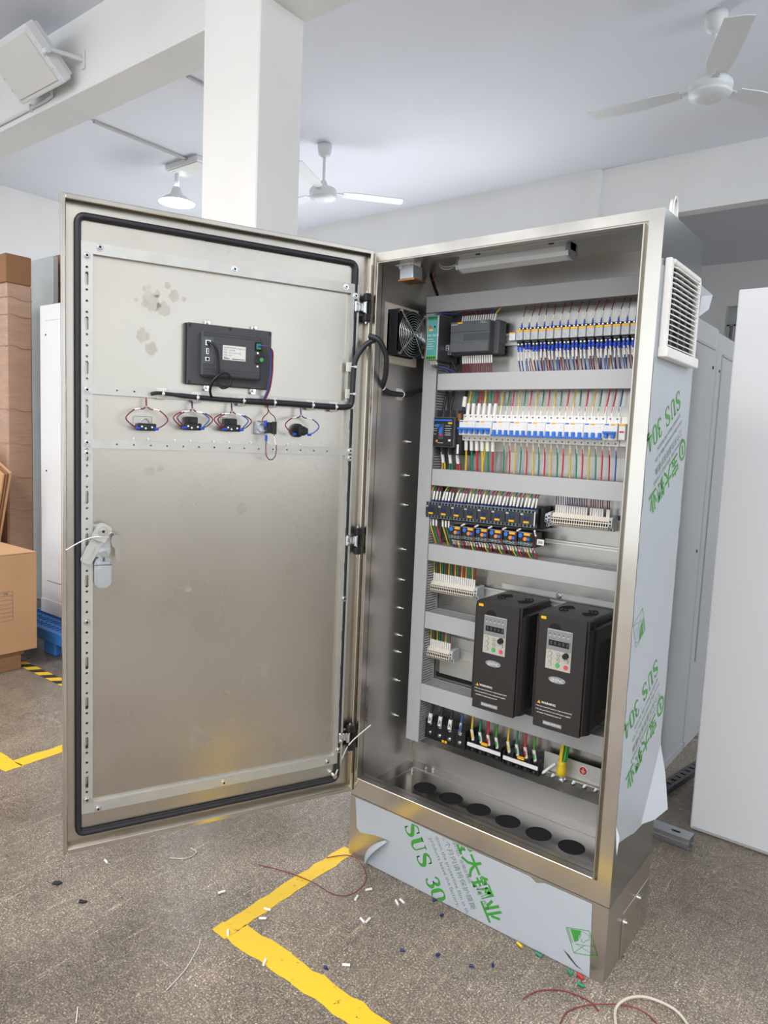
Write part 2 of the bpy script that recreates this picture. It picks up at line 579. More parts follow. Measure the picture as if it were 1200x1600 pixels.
# ceiling fans
def ceiling_fan(label, x, y, zf, angles, rodx=0.0):
    t = thing('ceiling_fan', label, 'ceiling fan', (x, y, CEIL))
    dz = zf - CEIL
    MB().lathe([(0.0, 0), (0.06, 0), (0.062, -0.03), (0.05, -0.09), (0.02, -0.11), (0, -0.11)], (0, 0, 0), 20).build('ceiling_canopy', 'fan', t)
    MB().cyl((0, 0, -0.1), (0, 0, dz + 0.08), 0.012).build('rod', 'fan', t)
    MB().lathe([(0, 0.10), (0.022, 0.10), (0.034, 0.07), (0.036, 0.04), (0.105, 0.035), (0.118, 0.02), (0.12, 0.0), (0.112, -0.022), (0.118, -0.026), (0.11, -0.045), (0.06, -0.06), (0, -0.064)], (0, 0, dz), 32).build('motor_housing', 'fan', t)
    bl = MB()
    bl.box(0.10, 0.20, -0.022, 0.022, -0.004, 0.004, bev=0.002)
    bl.cyl((0.14, 0.012, -0.007), (0.14, 0.012, 0.007), 0.006, seg=6)
    bl.cyl((0.17, -0.012, -0.007), (0.17, -0.012, 0.007), 0.006, seg=6)
    Tb = Matrix.Rotation(math.radians(-2), 4, 'X')
    bl.prism([(0.17, -0.056), (0.30, -0.074), (0.69, -0.068), (0.705, 0.02), (0.70, 0.070), (0.30, 0.070), (0.17, 0.052)], 'z', -0.003, 0.003, T=Tb)
    me = bl.me('blade', 'fan')
    for a in angles:
        obj('blade', me, t, (0, 0, dz + 0.005), (0, 0, math.radians(a)))
    return t
ceiling_fan('white three-bladed ceiling fan above the right end of the cabinet', 0.077, 2.872, 3.34, (180, 56, -66))
ceiling_fan('white three-bladed ceiling fan beside the column, over the open cabinet door', -3.066, 3.02, 3.34, (50, -66, 172))

# ceiling fixture and pendant lamp left of the column
t = thing('ceiling_light_box', 'flat white rectangular light box fixed to the ceiling above the lit lamp', 'ceiling light', (-4.5, 2.68, CEIL))
MB().box(-0.18, 0.3, -0.12, 0.12, -0.05, 0.0, bev=0.006).build('housing', 'fan', t)
MB().box(-0.16, 0.28, -0.10, 0.10, -0.058, -0.05).build('diffuser', 'glass', t)
t = thing('pendant_lamp', 'lit white saucer-shaped lamp hanging beside the column', 'lamp', (-4.63, 2.66, 3.69))
MB().cyl((0, 0, -0.2), (0, 0, 0.0), 0.022, seg=12).lathe([(0, -0.01), (0.05, -0.01), (0.05, 0.0), (0, 0)], (0, 0, 0), 16).build('stem', 'fan', t)
MB().lathe([(0.03, -0.13), (0.045, -0.16), (0.06, -0.2), (0.17, -0.27), (0.175, -0.28), (0.165, -0.275), (0.055, -0.21), (0.03, -0.17)], (0, 0, 0), 28).build('lamp_shade', 'fan', t)
MB().lathe([(0, -0.175), (0.045, -0.18), (0.062, -0.21), (0.06, -0.255), (0.03, -0.275), (0, -0.28)], (0, 0, 0), 20).build('bulb', 'lampglow', t)
pl = bpy.data.lights.new('pendant_lamp_light', 'POINT')
pl.energy, pl.shadow_soft_size, pl.color = 8, 0.06, (1, 0.98, 0.95)
plo = bpy.data.objects.new('pendant_lamp_light', pl)
C.objects.link(plo)
plo.location = (-4.63, 2.66, 3.34)

# flood lamp on the front beam
t = thing('flood_lamp', 'square white unlit flood lamp on a bracket on the beam', 'lamp', (-3.0, 0.82, 3.47))
e1 = Vector((0, 0.26, -0.25)).normalized()
T = basis((-0.33, -0.21, -0.035), (1, 0, 0), e1)
b = MB(T)
b.box(-0.27, 0.27, -0.165, 0.165, 0, 0.075, bev=0.01)
for k in range(9):
    b.box(-0.25 + k * 0.06, -0.24 + k * 0.06, -0.15, 0.15, 0.07, 0.11)
for sx in (-1, 1):
    for k in range(5):
        b.cyl((sx * 0.255, -0.14 + k * 0.07, -0.004), (sx * 0.255, -0.14 + k * 0.07, 0.002), 0.007, seg=8)
b.build('lamp_housing', 'paint', t)
MB(T).box(-0.235, 0.235, -0.135, 0.135, -0.008, 0.002).build('diffuser', 'glass', t)
b = MB()
b.box(-0.02, 0.02, -0.012, 0.0, -0.05, 0.05, bev=0.003)
b.tube([(0, -0.01, 0), (-0.02, -0.1, 0.0), (-0.04, -0.21, -0.01)], 0.014, 6)
b.cyl((-0.065, -0.21, -0.02), (-0.02, -0.21, -0.02), 0.018, seg=10)
b.build('bracket', 'fan', t)
b = MB()
b.tube([(-0.34, -0.03, -0.09), (-0.36, -0.015, -0.12), (-0.45, -0.012, -0.125), (-1.4, -0.012, -0.13)], 0.011, 6)
b.box(-0.66, -0.63, -0.026, 0, -0.145, -0.105)
b.build('supply_conduit', 'fan', t)

# ------------------------------------------------------------------ left background
t = thing('cardboard_box', 'brown cardboard box with printed table on wooden block at left edge', 'box', (-2.33, -0.45, 0.1))
b = MB()
b.box(-0.55, 0, 0, 0.635, 0, 0.51, bev=0.004)
b.build('carton_body', 'carton', t)
b = MB()
b.box(-0.55, 0.0, 0.0, 0.315, 0.51, 0.514)
b.build('flap', 'carton', t)
MB().box(-0.55, 0.0, 0.32, 0.635, 0.51, 0.514).build('flap', 'carton', t)
b = MB()
for k in range(8):
    z = 0.172 + k * 0.0215
    b.box(0.0005, 0.001, 0.30, 0.51, z, z + 0.0015)
for y in (0.30, 0.37, 0.44, 0.51):
    b.box(0.0005, 0.001, y, y + 0.0015, 0.172, 0.324)
b.mesh(text_me('数量', 0.012, 'CENTER'), T=basis((0.001, 0.477, 0.312), (0, 1, 0), (0, 0, 1)))
b.build('printed_table', 'ink', t)
t = thing('wooden_block', 'rough wooden pallet block under the brown cardboard box', 'wood block', (-2.36, 0.06, 0))
MB().box(-0.16, 0.0, -0.06, 0.055, 0, 0.075, bev=0.003).build('block', 'wood', t)
MB().box(-0.45, 0.0, -0.42, 0.07, 0.076, 0.0985, bev=0.002).build('deck_board', 'wood', t)
tag(MB().box(-2.98, -2.84, -0.45, -0.33, 0, 0.099, bev=0.003).build('wooden_block', 'wood'), 'second wooden block carrying the hidden far corner of the cardboard box', 'wood block')

t = thing('carton_stack', 'tall stretch-wrapped stack of brown cartons at the left edge', 'carton stack', (-3.05, 0.0, 0))
MB().box(-0.7, 0, 0.367, 0.521, 0.0, 2.085, bev=0.01).build('wrapped_carton', 'wrap', t)
MB().box(-0.695, -0.003, 0.369, 0.519, 2.085, 2.25, bev=0.004).build('carton_top', 'carton_dk', t)
for z, rx in ((2.0, .004), (1.9, .003), (1.72, .004), (1.35, .003), (1.15, .002), (0.95, .003), (0.75, .004)):
    MB().tube([(-0.6, 0.366, z - 0.02), (-0.2, 0.365, z + 0.01), (-0.002, 0.366, z), (0.002, 0.40, z + 0.01), (0.003, 0.46, z - 0.008), (0.001, 0.52, z)], rx * 0.6, 5).build('film_crease', 'wrap', t)
t = thing('flat_cartons', '', 'cartons', (-3.0, 0.30, 0.60))
for k in range(3):
    MB(Matrix.Rotation(math.radians(20), 4, 'Y')).box(-0.5, 0.01 - 0.004 * k, -0.012 - 0.016 * k, -0.016 * k, -0.3, 0.42 - 0.008 * k, bev=0.002).build('carton_sheet', 'carton' if k != 1 else 'carton_dk', t)
MB().box(-0.6, -0.1, -0.1, 0.02, -0.6, -0.31).build('carton_base', 'carton_dk', t)
tag(t, 'flat folded cartons leaning beside the wrapped carton stack', 'cartons')

tag(MB().box(-4.3, -3.545, 0.90, 0.94, 0.0, 2.41, bev=0.004).build('grey_board', 'greyboard'), 'tall grey film-wrapped panel standing behind the cardboard stack', 'board')
tag(MB().box(-3.735, -3.0, 1.0, 1.03, 0.0, 2.45, bev=0.003).build('brown_board', 'carton_dk'), 'brown board standing behind the white cabinet and steel door', 'board')

def plain_cabinet(name, label, x0, x1, y0, y1, z0, z1, mt, face):
    t = thing(name, label, 'cabinet', (x0, y0, z0))
    w, d, h = x1 - x0, y1 - y0, z1 - z0
    MB().box(0, w, 0, d, 0, h, bev=0.004).build('body', mt, t)
    return t, w, d, h
t, w, d, h = plain_cabinet('white_cabinet', 'white electrical cabinet standing on the blue plastic pallet', -2.878, -2.1, 0.48, 0.83, 0.15, 1.953, 'paint', 'y')
o = MB().box(0.07, w - 0.05, -0.006, 0.004, 0.20, h - 0.092, bev=0.002).build('cabinet_door', 'paint', t)
MB().box(0.065, w - 0.05, -0.001, 0.002, 0.196, h - 0.088).build('door_gap', 'duct_dark', o)
b = MB()
for z in (h - 0.17, h - 0.95):
    b.cyl((0.082, -0.009, z), (0.082, -0.005, z), 0.005, seg=8)
b.build('lock_hole', 'black', o)
MB().box(0.0, w, -0.004, 0.003, 0.0, 0.085, bev=0.002).build('plinth', 'paint', t)

# blue pallet
t = thing('blue_pallet', 'blue plastic pallet under the white cabinet', 'pallet', (-2.95, 0.3, 0))
holes = [rect(0.02 + i * 0.045, 0.05 + i * 0.045, 0.03 + j * 0.06, 0.07 + j * 0.06) for i in range(20) for j in range(9)]
b = MB()
b.mesh(plate_me(rect(0, 0.95, 0, 0.6), holes, 0.02), T=Matrix.Translation((0, 0, 0.138)))
b.build('deck', 'palletblue', t)
for i in range(3):
    for j in range(2):
        MB().box(0.02 + i * 0.39, 0.15 + i * 0.39, 0.02 + j * 0.44, 0.12 + j * 0.44, 0, 0.128, bev=0.01).build('foot', 'palletblue', t)
MB().box(0, 0.95, 0.0, 0.012, 0.085, 0.128, bev=0.003).build('skirt', 'palletblue', t)

# ------------------------------------------------------------------ right background
t, w, d, h = plain_cabinet('white_side_panel', 'large plain white cabinet side standing beside the two grey cabinets', 0.765, 1.75, 0.89, 1.3, 0.0, 1.788, 'paint', 'y')
MB().box(0.01, w - 0.01, -0.003, 0.004, 0.004, 0.012).build('bottom_seam', 'duct_dark', t)
for nm, lab, y0, y1, z1 in (('grey_cabinet', 'grey cabinet with door, closest behind the steel cabinet', 0.90, 1.543, 1.771), ('grey_cabinet', 'second grey cabinet farther back, beside the white cabinet side', 1.556, 2.2, 1.76)):
    t, w, d, h = plain_cabinet(nm, lab, 0.10, 0.56, y0, y1, 0.03, z1, 'paint2', 'x')
    o = MB().box(w - 0.004, w + 0.006, 0.065, d - 0.06, 0.34, h - 0.088, bev=0.002).build('cabinet_door', 'paint2', t)
    MB().box(w + 0.004, w + 0.009, 0.065, d - 0.06, h - 0.09, h - 0.08).build('door_gap', 'duct_dark', o)
    b = MB()
    for z in (h - 0.16, h - 0.9):
        b.cyl((w + 0.005, d - 0.072, z), (w + 0.0085, d - 0.072, z), 0.007, seg=8)
    b.cyl((w - 0.001, 0.075 - 0.03, h - 0.15), (w + 0.0025, 0.075 - 0.03, h - 0.15), 0.006, seg=8)
    b.build('lock_hole', 'black', o)
    MB().box(0.0, w + 0.004, 0.0, d, -0.03, 0.0).build('plinth', 'paint2', t)

def channel(name, label, mt, p0, p1, w, h, holes):
    p0, p1 = Vector(p0), Vector(p1)
    L = (p1 - p0).length
    t = thing(name, label, 'metal rail', p0, math.atan2((p1 - p0).y, (p1 - p0).x))
    b = MB()
    hl = []
    if holes:
        n = int(L / 0.04)
        hl = [slot(0.02 + k * 0.04, 0, 0.012, 0.022) for k in range(n)] if holes == 1 else [[(y, x) for x, y in slot(0, L - 0.05, 0.012, 0.03)]]
    b.mesh(plate_me(rect(0, L, -w / 2, w / 2), hl, 0.002), T=Matrix.Translation((0, 0, h - 0.001)))
    b.build('web', mt, t)
    for s in (-1, 1):
        q = MB()
        q.box(0, L, s * w / 2, s * (w / 2 - 0.002), 0, h - 0.002)
        q.box(0, L, s * w / 2, s * (w / 2 - 0.012), 0, 0.002)
        q.box(0, L, s * w / 2, s * (w / 2 + 0.003), h * 0.45, h * 0.55)
        q.build('flange', mt, t)
    return t
channel('channel_rail', 'shiny metal channel on the floor beside the cabinet plinth', 'alu', (0.62, 0.775, 0), (0.80, 0.772, 0), 0.055, 0.035, 2)
channel('slotted_rail', 'dark slotted steel rail on the floor by the white cabinet side', 'dkmetal', (0.60, 1.00, 0), (0.70, 1.62, 0), 0.045, 0.02, 1)

# ------------------------------------------------------------------ floor markings
def ragged(x0, x1, y0, y1, step=0.03, j=0.004):
    P = []
    n = max(1, int((x1 - x0) / step)); k = max(1, int((y1 - y0) / step))
    R = lambda: RND.uniform(-j, j)
    P += [(x0 + (x1 - x0) * i / n, y0 + R()) for i in range(n)]
    P += [(x1 + R(), y0 + (y1 - y0) * i / k) for i in range(k)]
    P += [(x1 - (x1 - x0) * i / n, y1 + R()) for i in range(n)]
    P += [(x0 + R(), y1 - (y1 - y0) * i / k) for i in range(k)]
    return P
t = thing('floor_marking', 'yellow painted L-shaped floor line in front of the steel cabinet', 'floor marking', (0, 0, 0))
MB().prism(ragged(-0.038, 0.012, -0.455, 0.02), 'z', 0.0, 0.0012).build('painted_line', 'tape', t)
MB().prism(ragged(0.010, 0.95, -0.483, -0.418, j=0.006), 'z', 0.0, 0.0012).build('painted_line', 'tape', t)
MB().prism(ragged(-0.042, 0.012, -0.49, -0.45, j=0.003), 'z', 0.0, 0.0011).build('painted_line', 'tape', t)
t = thing('floor_marking', 'yellow painted L-shaped floor line at left behind the open door', 'floor marking', (-1.3, -0.4, 0))
MB().prism(ragged(-0.9, 0.03, -0.05, 0.01, j=0.005), 'z', 0.0, 0.0012).build('painted_line', 'tape', t)
MB().prism(ragged(-0.04, 0.02, 0.008, 1.0, j=0.005), 'z', 0.0, 0.0012).build('painted_line', 'tape', t)
t = thing('hazard_tape', 'black and yellow hazard tape on the floor by the wooden block', 'floor tape', (-2.75, 0.15, 0))
b = MB()
b.box(0, 1.5, -0.025, 0.03, 0, 0.0008)
b.build('tape_base', 'tape_black', t)
for k in range(12):
    x = 0.02 + k * 0.12
    MB().prism([(x, -0.025), (x + 0.06, -0.025), (x + 0.1, 0.03), (x + 0.04, 0.03)], 'z', 0.0008, 0.0014).build('stripe', 'tape', t)

# ------------------------------------------------------------------ floor litter
spots = [((0.01, -0.344), 20, 'white sleeve scrap on the yellow line just past its corner'),
         ((0.027, -0.377), 40, 'white sleeve scrap inside the yellow corner, lying against the paint'),
         ((0.148, -0.481), -60, 'white sleeve scrap on the outer rim of the long yellow line'),
         ((0.302, -0.358), 35, 'white sleeve scrap nearest the long yellow line, lying on bare floor'),
         ((0.16, -0.098), 60, 'white sleeve scrap closest to the torn film corner of the plinth'),
         ((0.158, -0.149), 110, 'white sleeve scrap standing out below the red wire loop end'),
         ((0.229, -0.209), -20, 'white sleeve scrap, left one of the crossing pair before the plinth'),
         ((0.24, -0.199), 95, 'white sleeve scrap, right one of the crossing pair before the plinth'),
         ((-0.138, -0.379), 70, 'white sleeve scrap outside the yellow line, left of its corner'),
         ((-0.499, -0.511), -10, 'white sleeve scrap under the free edge of the open door'),
         ((0.254, -0.09), -35, 'white sleeve scrap next to the plinth film lettering, upper one'),
         ((0.261, -0.076), -15, 'white sleeve scrap next to the plinth film lettering, lower one'),
         ((0.002, -0.472), -40, 'white sleeve scrap at the outer yellow corner')]
sm = MB().cyl((-0.0095, 0, 0.0032), (0.0095, 0, 0.0032), 0.0032, seg=8).me('sleeve_scrap', 'sleeve')
for (x, y), a, lab in spots:
    tag(obj('sleeve_scrap', sm, None, (x, y, 0.001), (0, 0, math.radians(a))), lab, 'sleeve scrap', 'white sleeve scraps on the floor')
bs = MB().cyl((-0.004, 0, 0.0035), (0.004, 0, 0.0035), 0.0035, seg=7).box(0.003, 0.009, -0.001, 0.001, 0.001, 0.003).me('crimp_scrap', 'dkblue')
for (x, y), a, lab in [((0.27, -0.397), 10, 'tiny blue crimp scrap on the long yellow line'), ((0.325, -0.012), 50, 'tiny blue crimp scrap touching the plinth film'),
                       ((0.376, -0.052), 80, 'tiny blue crimp scrap close to the middle of the plinth'), ((0.374, -0.229), 30, 'tiny blue crimp scrap farthest from the plinth'),
                       ((0.451, -0.182), 70, 'tiny blue crimp scrap on bare floor, between two others'), ((0.533, -0.159), 20, 'tiny blue crimp scrap, left one below the yellow wire end'),
                       ((0.573, -0.122), 120, 'tiny blue crimp scrap, right one below the yellow wire end')]:
    tag(obj('crimp_scrap', bs, None, (x, y, 0.0005), (0, 0, math.radians(a))), lab, 'crimp scrap', 'blue crimp scraps on the floor')
for (x, y), a, mt, lab in [((0.59, -0.014), -20, 'ywire', 'yellow wire offcut lying against the plinth'), ((0.643, -0.014), -10, 'gwire', 'green wire offcut lying against the plinth, left of the tear'),
                           ((0.727, -0.018), -30, 'gwire', 'green wire offcut beside the red one at the plinth corner'), ((0.752, -0.014), -25, 'bred', 'red wire offcut near the plinth corner'),
                           ((0.764, -0.04), 0, 'gwire', 'green wire offcut lying farthest out from the plinth corner')]:
    tag(obj('wire_offcut', MB().cyl((-0.009, 0, 0.0035), (0.009, 0, 0.0035), 0.0035, seg=8).me('wire_offcut', mt), None, (x, y, 0.0005), (0, 0, math.radians(a))), lab, 'wire offcut')
for (x, y), s, lab in [((-0.51, -0.653), 1, 'dark paper scrap on the floor below the open door'), ((-0.385, -0.649), 0.6, 'thin dark splinter on the floor before the open door')]:
    tag(MB().prism([(-0.012 * s, -0.006), (0.006, -0.009 * s), (0.014, 0.002), (0.004, 0.008 * s), (-0.01, 0.006)], 'z', 0.0004, 0.0035).build('floor_scrap', 'black', None, (x, y, 0.001), 0.6), lab, 'scrap')
def floor_wire(label, pts, r, mt, z=None, name='loose_wire', cat='wire'):
    tag(MB().tube(smooth([(x, y, (z[i] if z else 0) + r + 0.0005) for i, (x, y) in enumerate(pts)], 6), r, 6).build(name, mt), label, cat)
floor_wire('thin dark red wire loop on the floor at the torn plinth corner', [(-0.158, -0.222), (-0.068, -0.191), (0.024, -0.18), (0.1, -0.182), (0.14, -0.147), (0.129, -0.072), (0.06, -0.016), (0.007, -0.012), (-0.032, -0.065)], 0.0014, 'brown', z=[0, 0, .003, .004, .004, .004, .004, .002, .002])
floor_wire('long curved white wire on the open floor near the bottom', [(0.043, -0.684), (0.022, -0.616), (-0.016, -0.55), (-0.032, -0.534)], 0.0011, 'wirewhite')
floor_wire('small hooked white wire on the floor under the door edge', [(-0.382, -0.375), (-0.344, -0.346), (-0.345, -0.306), (-0.377, -0.303)], 0.0013, 'wirewhite')
floor_wire('short white wire at the bottom edge of the picture', [(-0.061, -0.839), (-0.024, -0.863)], 0.0013, 'wirewhite')
floor_wire('dark red wire curving up to the beige cable at lower right', [(0.678, -0.168), (0.693, -0.124), (0.739, -0.082), (0.797, -0.072), (0.826, -0.086)], 0.0016, 'brown')
floor_wire('dark red wire passing under the beige cable at lower right', [(0.773, -0.176), (0.774, -0.128), (0.814, -0.077), (0.872, -0.032), (0.912, -0.021), (0.938, -0.034)], 0.0016, 'brown', z=[0, 0, .004, .004, 0, 0])
floor_wire('thick beige cable loop on the floor at lower right', [(0.90, -0.16), (0.875, -0.11), (0.855, -0.058), (0.867, -0.016), (0.9, 0.017), (0.954, 0.028), (0.99, 0.011), (1.02, -0.03)], 0.0035, 'pvc', z=[0, 0, .002, .007, .007, .004, 0, 0], name='loose_cable', cat='cable')
# ================================================================== THE STEEL CABINET
W, D, P, TOP = 0.803, 0.311, 0.195, 1.79
YP = 0.285                                   # front face of the mounting plate
cab = thing('control_cabinet', 'open stainless steel electrical control cabinet standing on its plinth', 'cabinet', (0, 0, 0))
# plinth
b = MB()
b.box(0, W, 0, 0.002, 0, P - 0.001)
b.box(0, W, D - 0.002, D, 0, P - 0.001)
b.box(0, 0.002, 0.002, D - 0.002, 0, P - 0.001)
b.box(W - 0.002, W, 0.002, D - 0.002, 0, P - 0.001)
b.box(0, W, -0.001, 0.001, P - 0.004, P - 0.001)
plinth = b.build('plinth', 'steel', cab)
MB().box(W, W + 0.0018, 0.105, D - 0.005, 0.004, 0.125, bev=0.0008).build('side_cover', 'steel', plinth)
bolt_me = MB().cyl((0, 0, 0), (0.0015, 0, 0), 0.008, seg=14).cyl((0.0015, 0, 0), (0.007, 0, 0), 0.005, seg=6).me('bolt', 'chrome')
for y, z in ((0.122, 0.095), (0.222, 0.110)):
    obj('bolt', bolt_me, plinth, (W + 0.0018, y, z))
# shell
OX0, OX1, OZ0, OZ1 = 0.030, 0.762, 0.258, 1.758
GT = 0.0085
b = MB()
b.mesh(plate_me(rect(0, W, P, TOP), [rect(OX0 - GT, OX1 + GT, OZ0 - GT, OZ1 + GT)], 0.002), T=basis((0, 0.001, 0), (1, 0, 0), (0, 0, 1)))
b.mesh(plate_me(rect(OX0 - GT, OX1 + GT, OZ0 - GT, OZ1 + GT), [rect(OX0, OX1, OZ0, OZ1)], 0.002), T=basis((0, 0.013, 0), (1, 0, 0), (0, 0, 1)))
for x0, x1, z0, z1 in ((OX0 - GT - 0.001, OX0 - GT, OZ0 - GT, OZ1 + GT), (OX1 + GT, OX1 + GT + 0.001, OZ0 - GT, OZ1 + GT), (OX0 - GT, OX1 + GT, OZ0 - GT - 0.001, OZ0 - GT), (OX0 - GT, OX1 + GT, OZ1 + GT, OZ1 + GT + 0.001)):
    b.box(x0, x1, 0.001, 0.014, z0, z1)
fr = b.build('front_frame', 'steel_bright', cab)
b = MB()
r0, r1, t_ = -0.011, 0.03, 0.0032
b.box(OX0 - t_, OX0, r0, r1, OZ0 - t_, OZ1 + t_, bev=0.001)
b.box(OX1, OX1 + t_, r0, r1, OZ0 - t_, OZ1 + t_, bev=0.001)
b.box(OX0, OX1, r0, r1, OZ0 - t_, OZ0, bev=0.001)
b.box(OX0, OX1, r0, r1, OZ1, OZ1 + t_, bev=0.001)
b.build('opening_rim', 'steel', fr)
MB().box(W - 0.002, W, 0.002, D, P, TOP).build('side_panel', 'steel_side', cab)
lw = MB().box(0, 0.002, 0.002, D, P, TOP).build('side_panel', 'steel_dark', cab)
bl_me = MB().cyl((0, 0, 0), (0.014, 0, 0), 0.003, seg=8).cyl((0, 0, 0), (0.004, 0, 0), 0.0065, seg=6).me('bolt', 'chrome')
for z in (1.267, 1.162, 1.069, 0.928, 0.830, 0.738, 0.649, 0.594, 0.500, 0.383):
    obj('bolt', bl_me, lw, (0.002, 0.209, z))
MB().box(0.002, W - 0.002, D - 0.002, D, P, TOP).build('back_panel', 'steel_dark', cab)
MB().box(0.002, W - 0.002, 0.002, D - 0.002, TOP - 0.002, TOP).build('top_panel', 'steel_dark', cab)
b = MB()
b.mesh(plate_me(rect(0.002, W - 0.002, 0.002, D - 0.002), [circ(0.154 + 0.096 * k, 0.174, 0.036, 32) for k in range(6)], 0.002), T=Matrix.Translation((0, 0, 0.200)))
fl = b.build('floor_plate', 'steel_floor', cab)
b = MB()
b.box(0.045, W - 0.045, 0.262, 0.264, 0.201, 0.2035)
b.box(0.045, 0.047, 0.045, 0.262, 0.201, 0.2035)
b.box(0.045, W - 0.045, 0.045, 0.047, 0.201, 0.2035)
b.build('gland_plate_edge', 'steel', fl)
for k in range(6):
    MB().cyl((0.154 + 0.096 * k, 0.174, 0.1955), (0.154 + 0.096 * k, 0.174, 0.1985), 0.0368, seg=28).build('cable_grommet', 'hole', fl)  # black disc just below each hole, stands in for the shade inside
st_me = MB().cyl((0, 0, 0), (0, 0, 0.012), 0.0035, seg=8).cyl((0, 0, 0), (0, 0, 0.005), 0.007, seg=6).me('stud', 'chrome')
for x, y in ((0.06, 0.235), (0.085, 0.278), (0.105, 0.29), (0.74, 0.235)):
    obj('stud', st_me, fl, (x, y, 0.201))
# mounting plate, rails and ducts
mp = MB().box(0.03, 0.773, YP, YP + 0.0025, 0.285, 1.70).build('mounting_plate', 'plate', cab)
b = MB()
b.mesh(plate_me(rect(0.030, 0.050, 0.225, 0.345), [slot(0.040, 0.325, 0.008, 0.03), slot(0.040, 0.285, 0.008, 0.03)], 0.002), T=basis((0, YP - 0.035, 0), (1, 0, 0), (0, 0, 1)))
b.box(0.029, 0.030, YP - 0.036, YP, 0.225, 0.345)
b.build('plate_flange', 'steel', cab)
def din(z, x0, x1, h=0.035):
    b = MB()
    b.box(x0, x1, YP - 0.0075, YP - 0.0062, z - h / 2, z - h / 2 + 0.005)
    b.box(x0, x1, YP - 0.0075, YP - 0.0062, z + h / 2 - 0.005, z + h / 2)
    b.box(x0, x1, YP - 0.0075, YP, z - h / 2 + 0.005, z - h / 2 + 0.0065)
    b.box(x0, x1, YP - 0.0075, YP, z + h / 2 - 0.0065, z + h / 2 - 0.005)
    b.box(x0, x1, YP - 0.0012, YP, z - h / 2 + 0.005, z + h / 2 - 0.005)
    b.build('din_rail', 'zinc', mp)
din(1.575, 0.105, 0.74)
din(1.318, 0.105, 0.74)
din(1.066, 0.105, 0.74)
din(1.005, 0.45, 0.74, 0.012)
din(0.822, 0.10, 0.70)
din(0.610, 0.10, 0.34)
MB().box(0.185, 0.705, YP - 0.010, YP - 0.0076, 1.250, 1.384).build('rail_cover_strip', 'white', mp)
MB().box(0.115, 0.33, YP - 0.004, YP - 0.0002, 0.535, 0.662).build('bracket_plate', 'zinc', mp)
MB().box(0.10, 0.33, YP - 0.0005, YP + 0.0, 0.52, 0.535).build('plate_slot', 'hole', mp)

YF = 0.21                                    # front face of the ducts
def comb(b, L, w, y0, y1, vertical=False):
    n = int(L / 0.008)
    for k in range(n):
        x = 0.002 + k * 0.008
        for z in (0.0, w - 0.0018):
            if vertical:
                b.box(z, z + 0.0018, y0 + 0.004, y1 - 0.012, x, x + 0.0048)
            else:
                b.box(x, x + 0.0048, y0 + 0.004, y1 - 0.012, z, z + 0.0018)
    if vertical:
        b.box(0, w, y1 - 0.002, y1, 0, L)
        b.box(0, 0.0018, y1 - 0.012, y1, 0, L)
        b.box(w - 0.0018, w, y1 - 0.012, y1, 0, L)
    else:
        b.box(0, L, y1 - 0.002, y1, 0, w)
        b.box(0, L, y1 - 0.012, y1, 0, 0.0018)
        b.box(0, L, y1 - 0.012, y1, w - 0.0018, w)
def duct(label, x0, x1, z0, z1, vertical=False):
    t = thing('wiring_duct', label, 'wiring duct', (x0, YF, z0), 0, 'grey wiring ducts on the mounting plate')
    w, h = x1 - x0, z1 - z0
    d = YP - YF - 0.0005
    MB().box(0, w, 0, 0.002, 0, h, bev=0.0008).build('cover', 'duct', t)
    b = MB()
    comb(b, h if vertical else w, w if vertical else h, 0.002, d, vertical)
    if vertical:
        b.box(0, 0.0015, 0.002, 0.009, 0, h)
        b.box(w - 0.0015, w, 0.002, 0.009, 0, h)
    else:
        b.box(0, w, 0.002, 0.009, 0, 0.0015)
        b.box(0, w, 0.002, 0.009, h - 0.0015, h)
    stuff(b.build('comb_fingers', 'duct_dark', t))
    return t
duct('long horizontal grey duct above the relay row', 0.046, 0.745, 1.657, 1.705)
duct('horizontal grey duct between the relays and circuit breakers', 0.100, 0.745, 1.426, 1.475)
duct('horizontal grey duct between the circuit breakers and contactors', 0.097, 0.745, 1.139, 1.189)
duct('horizontal grey duct below the overload relays', 0.097, 0.745, 0.906, 0.957)
duct('short grey duct between the two short terminal strips', 0.097, 0.36, 0.692, 0.744)
duct('horizontal grey duct running under the two black drives', 0.095, 0.745, 0.458, 0.512)
duct('tall vertical grey duct along the left of the mounting plate', 0.046, 0.094, 0.318, 1.655, True)

# lifting eye
b = MB()
ring = smooth([(0, -0.016, 0.006), (0, -0.017, 0.03), (0, -0.012, 0.054), (0, 0, 0.064), (0, 0.012, 0.054), (0, 0.017, 0.03), (0, 0.016, 0.006)], 5)
b.tube(ring, 0.0062, 8)
b.lathe([(0, 0.02), (0.012, 0.02), (0.016, 0.008), (0.018, 0.0), (0, 0)], (0, 0, 0), 16)
o = b.build('lifting_eye', 'zinc', cab, (0.775, 0.145, TOP))

